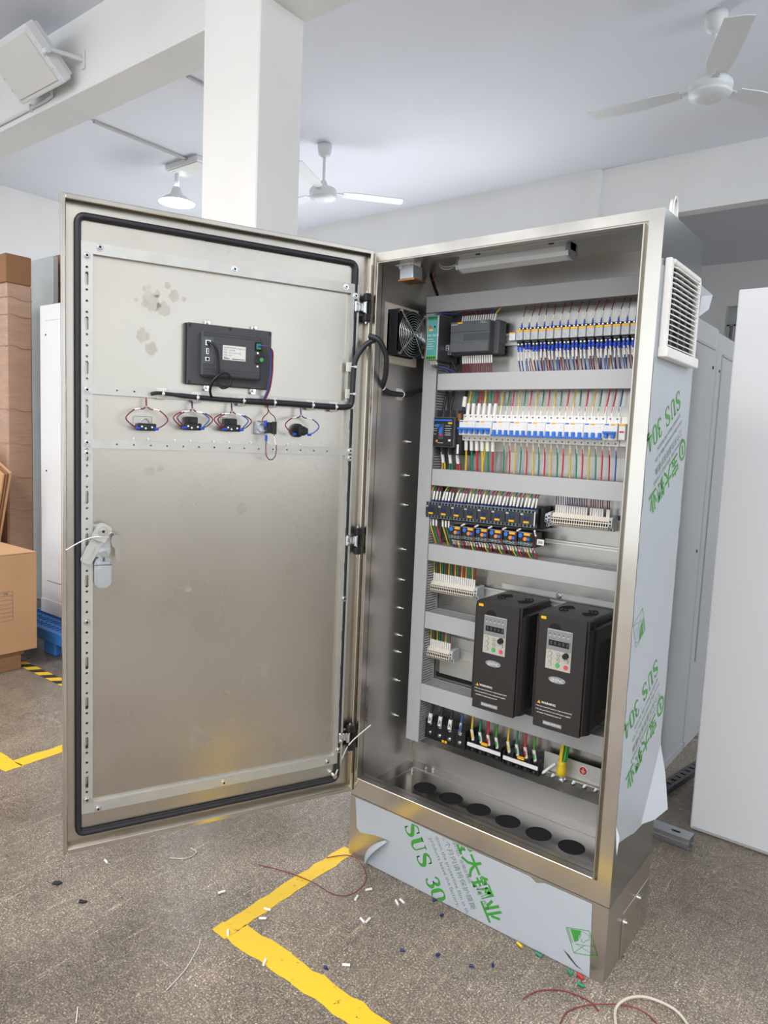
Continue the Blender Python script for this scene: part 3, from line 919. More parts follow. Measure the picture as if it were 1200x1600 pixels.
# ------------------------------------------------------------------ the door
ANG = math.radians(66.7938)
DH = Vector((0.00864, -0.00289, 0))
DRZ = math.atan2(-math.sin(ANG), -math.cos(ANG))
DM = Matrix.Translation(DH) @ Matrix.Rotation(DRZ, 4, 'Z')
Z0, Z1, DW = 0.208, 1.798, 0.803
SY = -0.0225                                  # inner surface of the door sheet
dr = MB().box(0, DW, SY - 0.002, SY, Z0, Z1).build('door', 'steel_door', cab, tuple(DH), DRZ)
b = MB()
for (x0, x1, z0, z1) in ((0, 0.003, Z0, Z1), (DW - 0.003, DW, Z0, Z1), (0.003, DW - 0.003, Z0, Z0 + 0.003), (0.003, DW - 0.003, Z1 - 0.003, Z1)):
    b.box(x0, x1, SY - 0.003, 0, z0, z1, bev=0.001)
for (x0, x1, z0, z1) in ((0, 0.009, Z0, Z1), (DW - 0.010, DW, Z0, Z1), (0.009, DW - 0.010, Z0, Z0 + 0.012), (0.009, DW - 0.010, Z1 - 0.012, Z1)):
    b.box(x0, x1, -0.004, 0, z0, z1, bev=0.0015)
b.build('door_rim', 'steel_bright', dr)
g = rrect(0.047, 0.767, 0.247, 1.758, 0.016, 5)
MB().tube([(x, SY + 0.006, z) for x, z in g], 0.0082, 8, closed=True).build('door_gasket', 'rubber', dr)
RY = -0.010                                   # face of the stiffening rails
def rail(x0, x1, z0, z1, holes, flange):
    b = MB()
    b.mesh(plate_me(rect(x0, x1, z0, z1), holes, 0.0016), T=basis((0, RY - 0.0008, 0), (1, 0, 0), (0, 0, 1), (0, 1, 0)))
    for (a, c, e, f) in flange:
        b.box(a, c, SY, RY - 0.0012, e, f)
    return b.build('stiffening_rail', 'zinc', dr)
def hole_column(x):
    H = []
    k = 0
    z = 1.6427
    n = 0
    while z > 0.36:
        z = 1.6422 - 0.0257 * n
        if all(abs(z - s) > 0.012 for s in SCREWZ):
            if n % 4 == 1:
                H.append(slot(x, z, 0.007, 0.031))
            else:
                H.append(circ(x, z, 0.0030, 10))
        n += 1
    return H
SCREWZ = (1.668, 1.359, 1.2345, 1.2175, 0.795, 0.337)
rail(0.734, 0.760, 0.300, 1.700, hole_column(0.7475), [(0.7584, 0.760, 0.300, 1.70), (0.734, 0.7356, 0.325, 1.672)])
rail(0.036, 0.062, 0.300, 1.700, hole_column(0.0485), [(0.036, 0.0376, 0.300, 1.70), (0.0604, 0.062, 0.325, 1.672)])
rail(0.062, 0.734, 1.674, 1.700, [], [(0.062, 0.734, 1.674, 1.6756), (0.062, 0.734, 1.6984, 1.70)])
b = rail(0.062, 0.734, 0.300, 0.325, [], [(0.062, 0.734, 0.3234, 0.325), (0.062, 0.734, 0.300, 0.3016)])
def xbar(z0, z1, hx):
    b = MB()
    b.mesh(plate_me(rect(0.055, 0.741, z0, z1), [circ(x, (z0 + z1) / 2, 0.0022, 8) for x in hx], 0.0016), T=basis((0, RY + 0.0012, 0), (1, 0, 0), (0, 0, 1), (0, 1, 0)))
    b.box(0.062, 0.734, SY, RY, z1 - 0.0016, z1)
    b.box(0.062, 0.734, SY, RY, z0, z0 + 0.0016)
    return b.build('crossbar', 'zinc', dr)
xbar(1.350, 1.374, (0.68, 0.64, 0.55, 0.47, 0.40, 0.33, 0.26, 0.18, 0.11))
xbar(1.2215, 1.2425, (0.68, 0.64, 0.60, 0.56, 0.52, 0.48, 0.44, 0.40, 0.36, 0.32, 0.28, 0.24, 0.20, 0.16, 0.12))
sc = MB()
sc.cyl((0, 0, 0), (0, 0.0016, 0), 0.0085, seg=16, m=0)
sc.cyl((0, 0.0016, 0), (0, 0.0055, 0), 0.0062, 0.005, seg=14, m=0)
sc.cyl((0, 0.0055, 0), (0, 0.0057, 0), 0.0030, seg=6, m=1)
sc_me = sc.me('screw', ['chrome', 'hole'])
for x, z in ((0.719, 1.691), (0.396, 1.689), (0.079, 1.688), (0.7475, 1.668), (0.7475, 1.359), (0.7475, 1.2345), (0.7475, 1.209), (0.7475, 0.795),
             (0.0485, 1.668), (0.0485, 1.362), (0.0485, 1.2345), (0.0485, 1.214), (0.0485, 0.803), (0.7475, 0.337), (0.721, 0.308), (0.397, 0.311), (0.0835, 0.311), (0.0485, 0.341)):
    obj('screw', sc_me, dr, (x, RY + (0.002 if 1.21 < z < 1.37 else 0.0), z))
pv = MB().cyl((0, 0, 0), (0, 0.012, 0), 0.0018, 0.0014, seg=8).cyl((0, 0, 0), (0, 0.004, 0), 0.003, seg=8).me('weld_stud', 'chrome')
for x in (0.64, 0.605, 0.54, 0.50, 0.44, 0.40, 0.34, 0.29, 0.235, 0.20):
    obj('weld_stud', pv, dr, (x, SY, 1.2475))
# hinges
def hinge(z):
    b = MB()
    b.box(0.006, 0.026, -0.010, 0.010, z + 0.016, z + 0.038, bev=0.003)
    b.box(0.006, 0.026, -0.010, 0.010, z - 0.040, z - 0.018, bev=0.003)
    b.box(0.004, 0.012, -0.010, 0.004, z - 0.018, z + 0.016)
    h = b.build('hinge', 'black', cab, tuple(DH), DRZ)
    q = MB()
    q.box(0.036, 0.050, -0.014, -0.004, z - 0.016, z + 0.016, bev=0.003)
    q.box(0.012, 0.036, -0.012, -0.006, z - 0.012, z + 0.012, bev=0.002)
    q.cyl((0.020, -0.003, z - 0.015), (0.020, -0.003, z + 0.013), 0.007, seg=12)
    q.cyl((0.018, 0, z - 0.046), (0.018, 0, z + 0.044), 0.003, seg=8)
    for dz in (-0.009, 0.009):
        q.cyl((0.043, -0.004, z + dz), (0.043, 0.001, z + dz), 0.004, seg=8)
    q.build('hinge_clamp', 'chrome', h)
for z in (1.6395, 0.975, 0.379):
    hinge(z)
# ground strap between door and body
b = MB()
b.cyl((0.0594, -0.02, 0.2627), (0.0594, -0.002, 0.2627), 0.007, seg=10)
b.build('ground_stud', 'chrome', dr)
tag(MB().tube(smooth([tuple(DM @ Vector((0.0594, -0.004, 0.2627))), (-0.018, -0.03, 0.305), (0.01, -0.025, 0.365), (0.058, 0.01, 0.425)], 6), 0.0022, 6).build('ground_wire', 'wirewhite'), 'thin pale grounding wire between the bottom of the door and the cabinet', 'wire')

# lock on the door
b = MB()
b.prism(rrect(0.695, 0.733, 0.956, 1.035, 0.014), 'y', SY, RY + 0.010)
b.cyl((0.7135, SY, 1.022), (0.7135, 0.012, 1.022), 0.010, seg=14)
b.build('lock_plate', 'lock', dr)
b = MB(Matrix.Translation((0.7135, 0.006, 1.022)) @ Matrix.Rotation(math.radians(-27), 4, 'Y'))
b.prism(rrect(-0.018, 0.018, -0.030, 0.018, 0.012), 'y', 0.0, 0.004)
b.prism(rrect(-0.014, 0.014, -0.088, -0.022, 0.008), 'y', -0.006, -0.002)
b.box(-0.014, 0.014, -0.006, 0.004, -0.031, -0.026)
b.prism(rrect(-0.004, 0.004, -0.078, -0.042, 0.0038), 'y', -0.002, 0.0005)
b.cyl((0, 0.004, 0), (0, 0.009, 0), 0.0115, seg=16, m=1)
b.cyl((0, 0.009, 0), (0, 0.014, 0), 0.007, seg=12, m=1)
b.cyl((0, 0.014, 0), (0, 0.0142, 0), 0.0035, seg=6, m=2)
b.build('lock_lever', ['zinc', 'chrome', 'hole'], dr)
b = MB()
b.prism(rrect(0.692, 0.732, 0.880, 0.958, 0.018), 'y', SY, 0.004)
b.prism(rrect(0.695, 0.726, 0.884, 0.934, 0.013), 'y', 0.004, 0.012)
b.box(0.695, 0.726, 0.004, 0.009, 0.938, 0.948, bev=0.002)
b.cyl((0.711, 0.0, 0.966), (0.711, 0.014, 0.966), 0.0085, seg=14, m=1)
b.box(0.709, 0.713, 0.003, 0.0085, 0.948, 0.957, m=2)
b.box(0.692, 0.732, 0.0035, 0.0045, 0.9365, 0.9385, m=2)
b.build('lock_cylinder', ['lock', 'chrome', 'plcg'], dr)
b = MB(Matrix.Translation((0.684, 0.010, 1.008)) @ Matrix.Rotation(math.radians(6), 4, 'Y'))
ringk = [(0.008 + 0.007 * math.cos(a * 0.5236), 0, 0.004 + 0.007 * math.sin(a * 0.5236)) for a in range(12)]
b.tube(ringk, 0.0012, 5, closed=True)
b.prism([(-0.012, -0.004), (-0.004, 0.004), (0.008, 0.002), (0.013, -0.010), (0.010, -0.024), (0.006, -0.028), (0.006, -0.058), (0.000, -0.064), (-0.006, -0.060), (-0.006, -0.028), (-0.011, -0.022)], 'y', -0.001, 0.0015)
b.build('key', 'steel', dr)
MB().tube(smooth([(0.70, 0.010, 1.006), (0.73, 0.014, 1.009), (0.76, 0.012, 1.000), (0.795, 0.006, 0.978)], 5), 0.0016, 5).build('cable_tie', 'white', dr)
# faint hand stains
RS = random.Random(3)
for cx, cz, rx in ((0.60, 1.585, 0.022), (0.57, 1.572, 0.016), (0.585, 1.605, 0.008), (0.615, 1.612, 0.006), (0.605, 1.618, 0.005), (0.545, 1.605, 0.013), (0.56, 1.628, 0.008), (0.52, 1.60, 0.006), (0.635, 1.585, 0.005),
                   (0.62, 1.50, 0.016), (0.60, 1.47, 0.014), (0.30, 0.62, 0.014), (0.34, 0.60, 0.010), (0.27, 0.60, 0.018), (0.47, 0.45, 0.026), (0.44, 0.43, 0.012), (0.60, 1.165, 0.012), (0.575, 1.175, 0.008), (0.50, 0.86, 0.010), (0.36, 1.07, 0.014)):
    pts = []
    for k in range(18):
        a = 2 * math.pi * k / 18
        q = rx * RS.uniform(0.72, 1.25)
        pts.append((cx + q * math.cos(a), cz + q * 1.1 * math.sin(a)))
    MB().prism(pts, 'y', SY, SY + 0.0002).build('hand_stain', 'stain', dr)

def on_door(name, label, cat, X, Y, Z, group=None):
    p = DM @ Vector((X, Y, Z))
    return thing(name, label, cat, tuple(p), DRZ, group)
DT = lambda o: basis(o, (-1, 0, 0), (0, 0, 1))    # text plane facing out of the door's inside

# ------------------------------------------------------------------ operator panel on the door (back side)
t = on_door('operator_panel', 'dark grey touch panel back with white label set in the door', 'touch panel', 0.294, SY, 1.390)
b = MB()
b.box(0, 0.221, 0.0, 0.020, 0, 0.1525, bev=0.002)
b.build('rear_cover', 'charcoal', t)
MB().box(0.222, 0.226, -0.0, 0.016, 0.002, 0.151).build('cover_edge', 'black', t)
b = MB()
b.box(0.034, 0.190, 0.020, 0.040, 0.0205, 0.1325, bev=0.004)
for k in range(3):
    b.box(0.038, 0.186, 0.040, 0.0412, 0.026 + k * 0.007, 0.0275 + k * 0.007)
    if k < 2:
        b.box(0.038, 0.186, 0.040, 0.0412, 0.123 + k * 0.006, 0.1242 + k * 0.006)
b.build('housing', 'charcoal', t)
b = MB()
b.box(0.160, 0.189, 0.0402, 0.0414, 0.052, 0.118)
b.build('port_panel', 'plcg', t)
b = MB()
b.box(0.168, 0.182, 0.041, 0.047, 0.096, 0.111, bev=0.001)
b.box(0.170, 0.181, 0.041, 0.044, 0.058, 0.069, bev=0.001)
b.box(0.172, 0.179, 0.041, 0.0445, 0.075, 0.091, bev=0.001)
b.build('port', 'chrome', t)
b = MB()
b.box(0.1715, 0.1795, 0.0470, 0.0474, 0.099, 0.108)
b.box(0.1725, 0.1785, 0.0440, 0.0444, 0.060, 0.067)
b.box(0.174, 0.177, 0.0445, 0.0449, 0.077, 0.089)
b.build('port_opening', 'hole', t)
MB().box(0.034, 0.052, 0.0402, 0.042, 0.096, 0.118).build('connector_recess', 'hole', t)
b = MB()
b.box(0.037, 0.049, 0.041, 0.048, 0.099, 0.114, bev=0.001)
b.build('power_connector', 'gwire', t)
b = MB()
b.box(0.040, 0.052, 0.040, 0.045, 0.062, 0.084, bev=0.002)
b.cyl((0.046, 0.040, 0.090), (0.046, 0.046, 0.090), 0.0028, seg=6, m=1)
b.cyl((0.046, 0.040, 0.056), (0.046, 0.046, 0.056), 0.0028, seg=6, m=1)
b.build('serial_port', ['black', 'chrome'], t)
MB().cyl((0.0335, 0.040, 0.0745), (0.0335, 0.0412, 0.0745), 0.0052, seg=20).build('round_sticker', 'greenb', t)
lb = MB().box(0.0765, 0.1365, 0.040, 0.0406, 0.066, 0.1025).build('rating_label', 'white', t)
b = MB()
b.mesh(text_me('weinview', 0.0085), T=DT((0.134, 0.0408, 0.0975)))
b.mesh(text_me('MT8071iE', 0.0055), T=DT((0.101, 0.0408, 0.0955)))
for k, s in enumerate(('型号：人机界面', '电源：24VDC±20%', '功率：10W', '编号：')):
    b.mesh(text_me(s, 0.0042), T=DT((0.134, 0.0408, 0.0905 - 0.0062 * k)))
b.mesh(text_me('CE', 0.007), T=DT((0.097, 0.0408, 0.084)))
for k in range(14):
    b.box(0.119 + 0.001 * k, 0.1194 + 0.001 * k + 0.0004 * (k % 3 == 0), 0.0406, 0.0408, 0.0675, 0.0715)
b.box(0.079, 0.112, 0.0406, 0.0408, 0.0685, 0.0705)
b.build('lettering', 'ink', lb)
cl = MB().box(-0.008, 0.008, 0.002, 0.014, 0, 0.010, bev=0.001).cyl((0, 0.008, 0.005), (0, 0.022, 0.005), 0.004, seg=10).box(-0.006, 0.006, 0.010, 0.014, -0.004, 0.008).me('mounting_clamp', 'chrome')
for x, z in ((0.045, 0.1525), (0.168, 0.1525)):
    obj('mounting_clamp', cl, t, (x, 0, z))
for x, z in ((0.045, -0.010), (0.168, -0.010)):
    obj('mounting_clamp', cl, t, (x, 0, z))
s_me = MB().cyl((0, 0, 0), (0, 0.0012, 0), 0.0036, seg=12).me('screw', 'black')
for x, z in ((0.006, 0.146), (0.112, 0.147), (0.215, 0.146), (0.215, 0.006), (0.006, 0.006)):
    obj('screw', s_me, t, (x, 0.020, z))

# cables on the door
def on_door_cable(name, label, pts, r, mt, cat='cable', n=6, seg=8, child=None):
    o = MB().tube(smooth(pts, n), r, seg).build(name, mt, None, tuple(DH), DRZ)
    return tag(o, label, cat)
o = on_door_cable('cable_loom', 'thick black wrapped cable loom running along the upper door crossbar', [(0.603, 0.004, 0.0 + 1.358), (0.58, 0.004, 1.362), (0.50, 0.004, 1.358), (0.40, 0.005, 1.356), (0.25, 0.005, 1.357), (0.12, 0.005, 1.356), (0.07, 0.006, 1.358), (0.056, 0.006, 1.372), (0.054, 0.006, 1.43), (0.05, 0.008, 1.488), (0.028, 0.018, 1.53), (0.002, 0.03, 1.549)],
                  [0.0045] * 10 + [0.006] * 10 + [0.008] * 47, 'rubber', seg=8)
tie_me = MB().tube([(0, 0.0088 * math.cos(2 * math.pi * k / 12), 0.0088 * math.sin(2 * math.pi * k / 12)) for k in range(12)], 0.0016, 5, closed=True).box(-0.003, 0.003, 0.007, 0.012, -0.003, 0.003).me('cable_tie', 'white')
pad_me = MB().box(-0.012, 0.012, -0.004, 0.0, -0.013, 0.013, bev=0.001).me('tie_mount', 'white')
for x, z in ((0.575, 1.361), (0.49, 1.357), (0.37, 1.356), (0.285, 1.357), (0.175, 1.3565), (0.105, 1.356)):
    obj('cable_tie', tie_me, o, (x, 0.005, z))
    obj('tie_mount', pad_me, o, (x, -0.004, z))
for z in (1.395, 1.47):
    obj('cable_tie', tie_me, o, (0.053, 0.007, z), (0, math.pi / 2, 0))
    obj('tie_mount', pad_me, o, (0.058, -0.005, z))
on_door_cable('network_cable', 'thin black data cable looped once below the touch panel', [(0.469, 0.026, 1.492), (0.463, 0.040, 1.490), (0.452, 0.040, 1.475), (0.447, 0.036, 1.45), (0.446, 0.034, 1.42), (0.448, 0.03, 1.40), (0.435, 0.034, 1.384), (0.418, 0.034, 1.390), (0.412, 0.034, 1.405), (0.422, 0.036, 1.420), (0.440, 0.037, 1.418), (0.458, 0.036, 1.40), (0.463, 0.025, 1.378), (0.455, 0.010, 1.360)], 0.0034, 'kwire', seg=6)
for dx, mt, nm in ((0, 'brown', 'dark red'), (0.003, 'bwire', 'blue'), (-0.003, 'brown', 'purple-red')):
    on_door_cable('power_wire', nm + ' wire from the green touch panel connector down to the loom', [(0.338 + dx, 0.026, 1.497), (0.322, 0.032, 1.499 + dx * .3), (0.305 + dx, 0.028, 1.490), (0.301 + dx, 0.022, 1.46), (0.300 + dx, 0.018, 1.43), (0.304 + dx, 0.012, 1.39), (0.314 + dx, 0.006, 1.362)], 0.0018, mt, 'wire', 5, 5)

# switch and lamp blocks on the door
def contact_block(label, X, Z, kind):
    t = on_door('contact_block', label, 'switch', X, SY, Z)
    if kind == 'lamp':
        MB().cyl((0, 0, 0), (0, 0.012, 0), 0.019, seg=20).build('collar', 'black', t)
        b = MB()
        b.cyl((-0.006, 0.012, -0.001), (-0.006, 0.036, -0.001), 0.013, seg=18)
        b.box(-0.019, 0.006, 0.03, 0.042, -0.009, 0.007, bev=0.002)
        b.build('lamp_holder', 'black', t)
    elif kind == 'key':
        b = MB()
        b.box(0.002, 0.027, 0, 0.022, -0.018, 0.018, bev=0.003)
        b.tube([(0.012 + 0.012 * math.cos(2 * math.pi * k / 16), 0.024, 0.012 * math.sin(2 * math.pi * k / 16)) for k in range(16)], 0.002, 5, closed=True)
        b.build('metal_collar', 'lock', t)
        b = MB()
        b.box(-0.020, 0.004, 0.004, 0.040, -0.014, 0.015, bev=0.002)
        b.box(-0.022, -0.008, 0.04, 0.044, -0.016, 0.017, bev=0.001)
        b.build('switch_block', 'black', t)
    else:
        b = MB()
        b.box(-0.018, 0.026, 0, 0.008, -0.006, 0.020, bev=0.002)
        if kind == 'ring':
            b.tube([(0.0 + 0.012 * math.cos(math.pi * k / 10), 0.014, 0.000 + 0.014 * math.sin(math.pi * k / 10)) for k in range(11)], 0.0016, 5)
        b.build('metal_collar', 'zinc', t)
        b = MB()
        hi = 0.0 if kind == 'ring' else 0.017
        b.box(-0.022, 0.022, 0.006, 0.040, -0.016, 0.002, bev=0.002)
        if hi:
            b.box(-0.014, 0.019, 0.004, 0.034, 0.0, hi, bev=0.002)
            b.box(-0.004, 0.008, 0.034, 0.038, 0.004, 0.013)
        b.build('switch_block', 'black', t)
    b = MB()
    for x, z in ((-0.012, -0.007), (0.003, -0.010), (0.012, -0.006)):
        b.cyl((x, 0.039, z), (x, 0.0412, z), 0.0024, seg=8)
    if kind in ('double', 'ring'):
        b.build('terminal_screw', 'chrome', t)
    return t
SW = [(0.614, 1.284, 'ring', 'small black contact block, leftmost of five behind the door'),
      (0.5025, 1.290, 'double', 'black double contact block, second from left behind the door'),
      (0.4006, 1.291, 'double', 'black double contact block, in the middle of the five'),
      (0.3035, 1.289, 'key', 'contact block with square metal collar, fourth from left on the door'),
      (0.2088, 1.286, 'lamp', 'round black lamp holder, rightmost of the five on the door')]
def loop(label, X, Z, side, drop, mt, w=0.040, y=0.020, ring=None):
    # a wire leaving the loom, bowing out sideways and returning to the contact block
    xs = X
    pts = [(xs, 0.002, 1.348), (xs + 0.001, 0.010, 1.332), (xs + side * 0.008, 0.012, 1.321), (xs + side * w * 0.75, y, 1.318), (xs + side * (w + 0.010), y + 0.003, Z + 0.014), (xs + side * w * 0.95, y + 0.003, Z - 0.002), (xs + side * 0.021, y - 0.001, Z - 0.010)]
    o = MB().tube(smooth(pts, 5), 0.0017, 5).build('wire_loop', mt, None, tuple(DH), DRZ)
    tag(o, label, 'wire')
    q = MB().tube([Vector(pts[3]) + Vector((-side * 0.014, -0.003, 0.003)), pts[3]], 0.0023, 6)
    q.build('marker_sleeve', 'sleeve', o)
    MB().cyl(Vector(pts[-1]) + Vector((side * 0.006, 0, 0)), Vector(pts[-1]) + Vector((-side * 0.004, 0, -0.001)), 0.0034, seg=8).build('crimp_sleeve', 'blue_t', o)
    MB().tube([(xs - 0.004, 0.011, 1.327), (xs + 0.004, 0.011, 1.327)], 0.0022, 5).build('tie', 'white', o)
SN = ('leftmost contact block', 'second contact block from left', 'middle contact block', 'square-collared contact block', 'round lamp holder')
for i, (x, z, k, lab) in enumerate(SW):
    contact_block(lab, x, z, k)
    if i == 3:
        for j, pts in enumerate(([(x, 0.002, 1.348), (x, 0.010, 1.330), (x + 0.012, 0.014, 1.318), (x + 0.017, 0.016, 1.308), (x + 0.008, 0.018, 1.300)],
                                 [(x, 0.002, 1.348), (x - 0.004, 0.012, 1.33), (x - 0.018, 0.016, 1.316), (x - 0.020, 0.018, 1.29), (x - 0.016, 0.018, 1.265), (x - 0.022, 0.02, 1.245), (x - 0.020, 0.02, 1.215), (x - 0.006, 0.02, 1.205), (x + 0.006, 0.02, 1.22), (x + 0.006, 0.018, 1.262)])):
            o = tag(MB().tube(smooth(pts, 5), 0.0014, 5).build('wire_loop', 'brown', None, tuple(DH), DRZ), ('short upper' if j == 0 else 'long lower') + ' red-brown wire loop on the square-collared contact block', 'wire')
            e = Vector(pts[-1])
            MB().cyl(e + Vector((0, 0, 0.008)), e - Vector((0, 0, 0.008)), 0.0034, seg=8).build('crimp_sleeve', 'blue_t', o)
            if j:
                MB().tube([(x - 0.016, 0.018, 1.268), (x - 0.022, 0.02, 1.245)], 0.0024, 6).build('marker_sleeve', 'sleeve', o)
    else:
        loop('red-brown wire loop on the left of the ' + SN[i], x, z, 1, 0, 'brown')
        loop(('blue' if i in (4,) else 'red-brown') + ' wire loop on the right of the ' + SN[i], x, z, -1, 0, 'bwire' if i == 4 else 'brown', w=0.038)
        if i in (1, 2):
            loop('inner blue wire loop on the right of the ' + SN[i], x, z, -1, 0, 'bwire', w=0.028, y=0.024)
            loop('inner red-brown wire loop on the left of the ' + SN[i], x, z, 1, 0, 'brown', w=0.032, y=0.025)

# cable from the door into the cabinet
pw = [tuple(DM @ Vector((0.002, 0.03, 1.549))), (0.028, -0.030, 1.556), (0.052, -0.018, 1.545), (0.060, 0.005, 1.505), (0.050, 0.020, 1.455), (0.030, 0.035, 1.422), (0.022, 0.07, 1.410), (0.016, 0.12, 1.408), (0.014, 0.19, 1.412), (0.014, 0.25, 1.430)]
o = tag(MB().tube(smooth(pw, 6), 0.008, 8).build('cable_loom', 'rubber'), 'thick black cable arching from the door edge into the cabinet', 'cable')
for p in ((0.030, 0.035, 1.422), (0.015, 0.15, 1.409)):
    MB().tube([(p[0] + 0.0085 * math.cos(2 * math.pi * k / 12), p[1], p[2] + 0.0085 * math.sin(2 * math.pi * k / 12)) for k in range(12)], 0.0018, 5, closed=True).build('cable_tie', 'white', o)
MB().box(0.002, 0.006, 0.135, 0.165, 1.392, 1.426, bev=0.001).build('tie_mount', 'white', o)
# ================================================================== DEVICES IN THE CABINET
YR = YP - 0.0078                              # front of the DIN rails
# power supply
def txt(b, s, size, o, m=0, align='LEFT', offset=0.0, shear=0.0):
    b.mesh(text_me(s, size, align, offset, shear), m, FACE_Y(o))
t = thing('power_supply', 'slim power supply with teal front face left of the controller', 'power supply', (0.084, 0.165, 1.510))
h, w, d = 0.128, 0.0405, YR - 0.165
b = MB()
b.box(0.001, w - 0.001, 0.003, d, 0, h, bev=0.0015)
for k in range(10):
    b.box(w - 0.0012, w + 0.0002, 0.02 + k * 0.008, 0.024 + k * 0.008, 0.012, 0.030)
b.build('housing', 'dkmetal', t)
fc = MB().box(0, w, 0, 0.003, 0, h, bev=0.001).build('front_face', 'greyp', t)
MB().box(0.003, w - 0.003, -0.0006, 0.0, 0.013, h - 0.013).build('face_print', 'teal', fc)
b = MB()
b.box(0.006, 0.016, -0.001, -0.0006, 0.093, 0.099, m=1)
b.box(0.009, 0.022, -0.001, -0.0006, 0.084, 0.089, m=2)
b.cyl((0.029, -0.002, 0.096), (0.029, -0.0006, 0.096), 0.003, seg=10, m=3)
txt(b, 'DR-120-24', 0.0085, (0.005, -0.0008, 0.071), 0)
for k, L in enumerate((0.02, 0.026, 0.018, 0.024, 0.02)):
    b.box(0.005, 0.005 + L, -0.0008, -0.0006, 0.06 - k * 0.007, 0.0612 - k * 0.007, 0)
b.build('lettering', ['inkw', 'bred', 'yellow', 'black'], fc)
for z in (0.001, h - 0.012):
    b = MB()
    b.box(0.003, w - 0.003, -0.003, 0.004, z, z + 0.011, bev=0.001)
    for k in range(4):
        b.cyl((0.008 + k * 0.008, -0.0034, z + 0.0055), (0.008 + k * 0.008, -0.003, z + 0.0055), 0.0028, seg=8, m=1)
    b.build('terminal_block', ['gwire' if z > 0.05 else 'ggwire', 'black'], t)

# programmable controller
t = thing('controller', 'dark grey programmable controller module next to the power supply', 'controller', (0.1405, 0.205, 1.530))
b = MB()
b.box(0, 0.132, 0.0, 0.03, 0.004, 0.093, bev=0.002)
b.box(0, 0.147, 0.028, YR - 0.205, 0.0, 0.096, bev=0.003)
b.build('body', 'plcg', t)
b = MB()
b.box(0.001, 0.131, -0.002, 0.002, 0.062, 0.092, bev=0.0015)
b.build('upper_cover', 'plcg', t)
MB().box(0.001, 0.131, -0.002, 0.002, 0.005, 0.033, bev=0.0015).build('lower_cover', 'plcg', t)
b = MB()
b.box(0.046, 0.131, -0.001, 0.002, 0.038, 0.057, bev=0.001)
for k in range(3):
    b.box(0.052, 0.120, -0.0016, -0.001, 0.042 + k * 0.005, 0.0425 + k * 0.005)
b.build('middle_panel', 'charcoal', t)
b = MB()
txt(b, 'SIEMENS', 0.0058, (0.004, -0.0022, 0.084))
txt(b, 'SIMATIC', 0.0045, (0.102, -0.0022, 0.089))
txt(b, 'S7-200 SMART', 0.0036, (0.102, -0.0022, 0.085))
b.box(0.026, 0.042, -0.0024, -0.002, 0.086, 0.0905, 1)
b.build('lettering', ['inkw', 'yellow'], t)
b = MB()
for y in (0.035, 0.05):
    for z in (0.03, 0.07):
        b.cyl((0.147, y, z), (0.1474, y, z), 0.002, seg=8)
b.build('side_hole', 'hole', t)
# end clamp
def end_clamp(label, x, z, y=0.235, w=0.0085, h=0.034, mt='greyp'):
    t = thing('end_clamp', label, 'end clamp', (x, y, z))
    b = MB()
    d = YR - y
    b.prism([(0.004, h), (d, h + 0.004), (d, -0.003), (0.012, -0.003), (0.012, h * 0.25), (0.0, h * 0.3), (0.0, h * 0.85)], 'x', 0, w)
    b.build('clamp_body', mt, t)
    b = MB()
    for zz in (h * 0.42, h * 0.70):
        b.cyl((w / 2, -0.0006, zz), (w / 2, 0.001, zz), 0.0026, seg=8)
    b.cyl((w / 2, 0.012, -0.001), (w / 2, 0.0125, 0.003), 0.002, seg=6)
    b.build('clamp_hole', 'hole', t)
    return t
end_clamp('pale rail end clamp between the power supply and the controller', 0.1265, 1.533, 0.205, 0.0125, 0.026, 'lock')

# interface relays
def make_relay(full):
    t = thing('interface_relay', '', 'relay', (0, 0, 0), 0, 'interface relays on the top rail')
    pw = 0.0205
    MB().box(0.0005, pw, 0, 0.03, 0.0, 0.028 if full else 0.023, bev=0.0012).build('relay_case', 'greyp' if full else 'lock', t)
    b = MB()
    b.box(0.0015, pw - 0.001, -0.0008, 0.0004, 0.022 if full else 0.019, 0.0272 if full else 0.0224)
    b.build('yellow_tag', 'yellow', t)
    b = MB()
    for k in range(3):
        b.box(0.004, 0.004 + 0.010 - 0.003 * k, -0.0003, 0.0002, 0.006 + 0.004 * k, 0.0066 + 0.004 * k)
    b.build('lettering', 'ink', t)
    if full:
        b = MB()
        b.box(0, pw + 0.001, 0.022, YR - 0.205, -0.016, 0.036, bev=0.001)
        b.box(0.001, pw, 0.010, 0.024, -0.016, -0.002, bev=0.001)
        b.box(0.001, pw, 0.012, 0.024, 0.029, 0.036, bev=0.001)
        b.box(0.002, pw - 0.001, 0.004, 0.022, -0.0075, -0.0015, bev=0.001)
        b.build('relay_socket', 'black', t)
        b = MB()
        for x in (0.005, 0.0155):
            b.cyl((x, 0.0093, -0.010), (x, 0.0103, -0.010), 0.0025, seg=8)
            b.cyl((x, 0.0113, 0.0325), (x, 0.0123, 0.0325), 0.0022, seg=8)
        b.build('terminal_screw', 'chrome', t)
    return t
rx = lambda k: 0.3565 + 0.02265 * k
r0 = make_relay(False)
r0.location = (0.334, 0.207, 1.560)
r0['label'] = 'spare pale relay cover without socket at left end of the relay row'
first = make_relay(True)
for k in range(16):
    o = first if k == 0 else dup(first, (0, 0, 0), '')
    o.location = (rx(k), 0.205, 1.560 - 0.00005 * k)
    o['label'] = nth(k) + ' black-socketed interface relay from left, yellow tag on grey case'

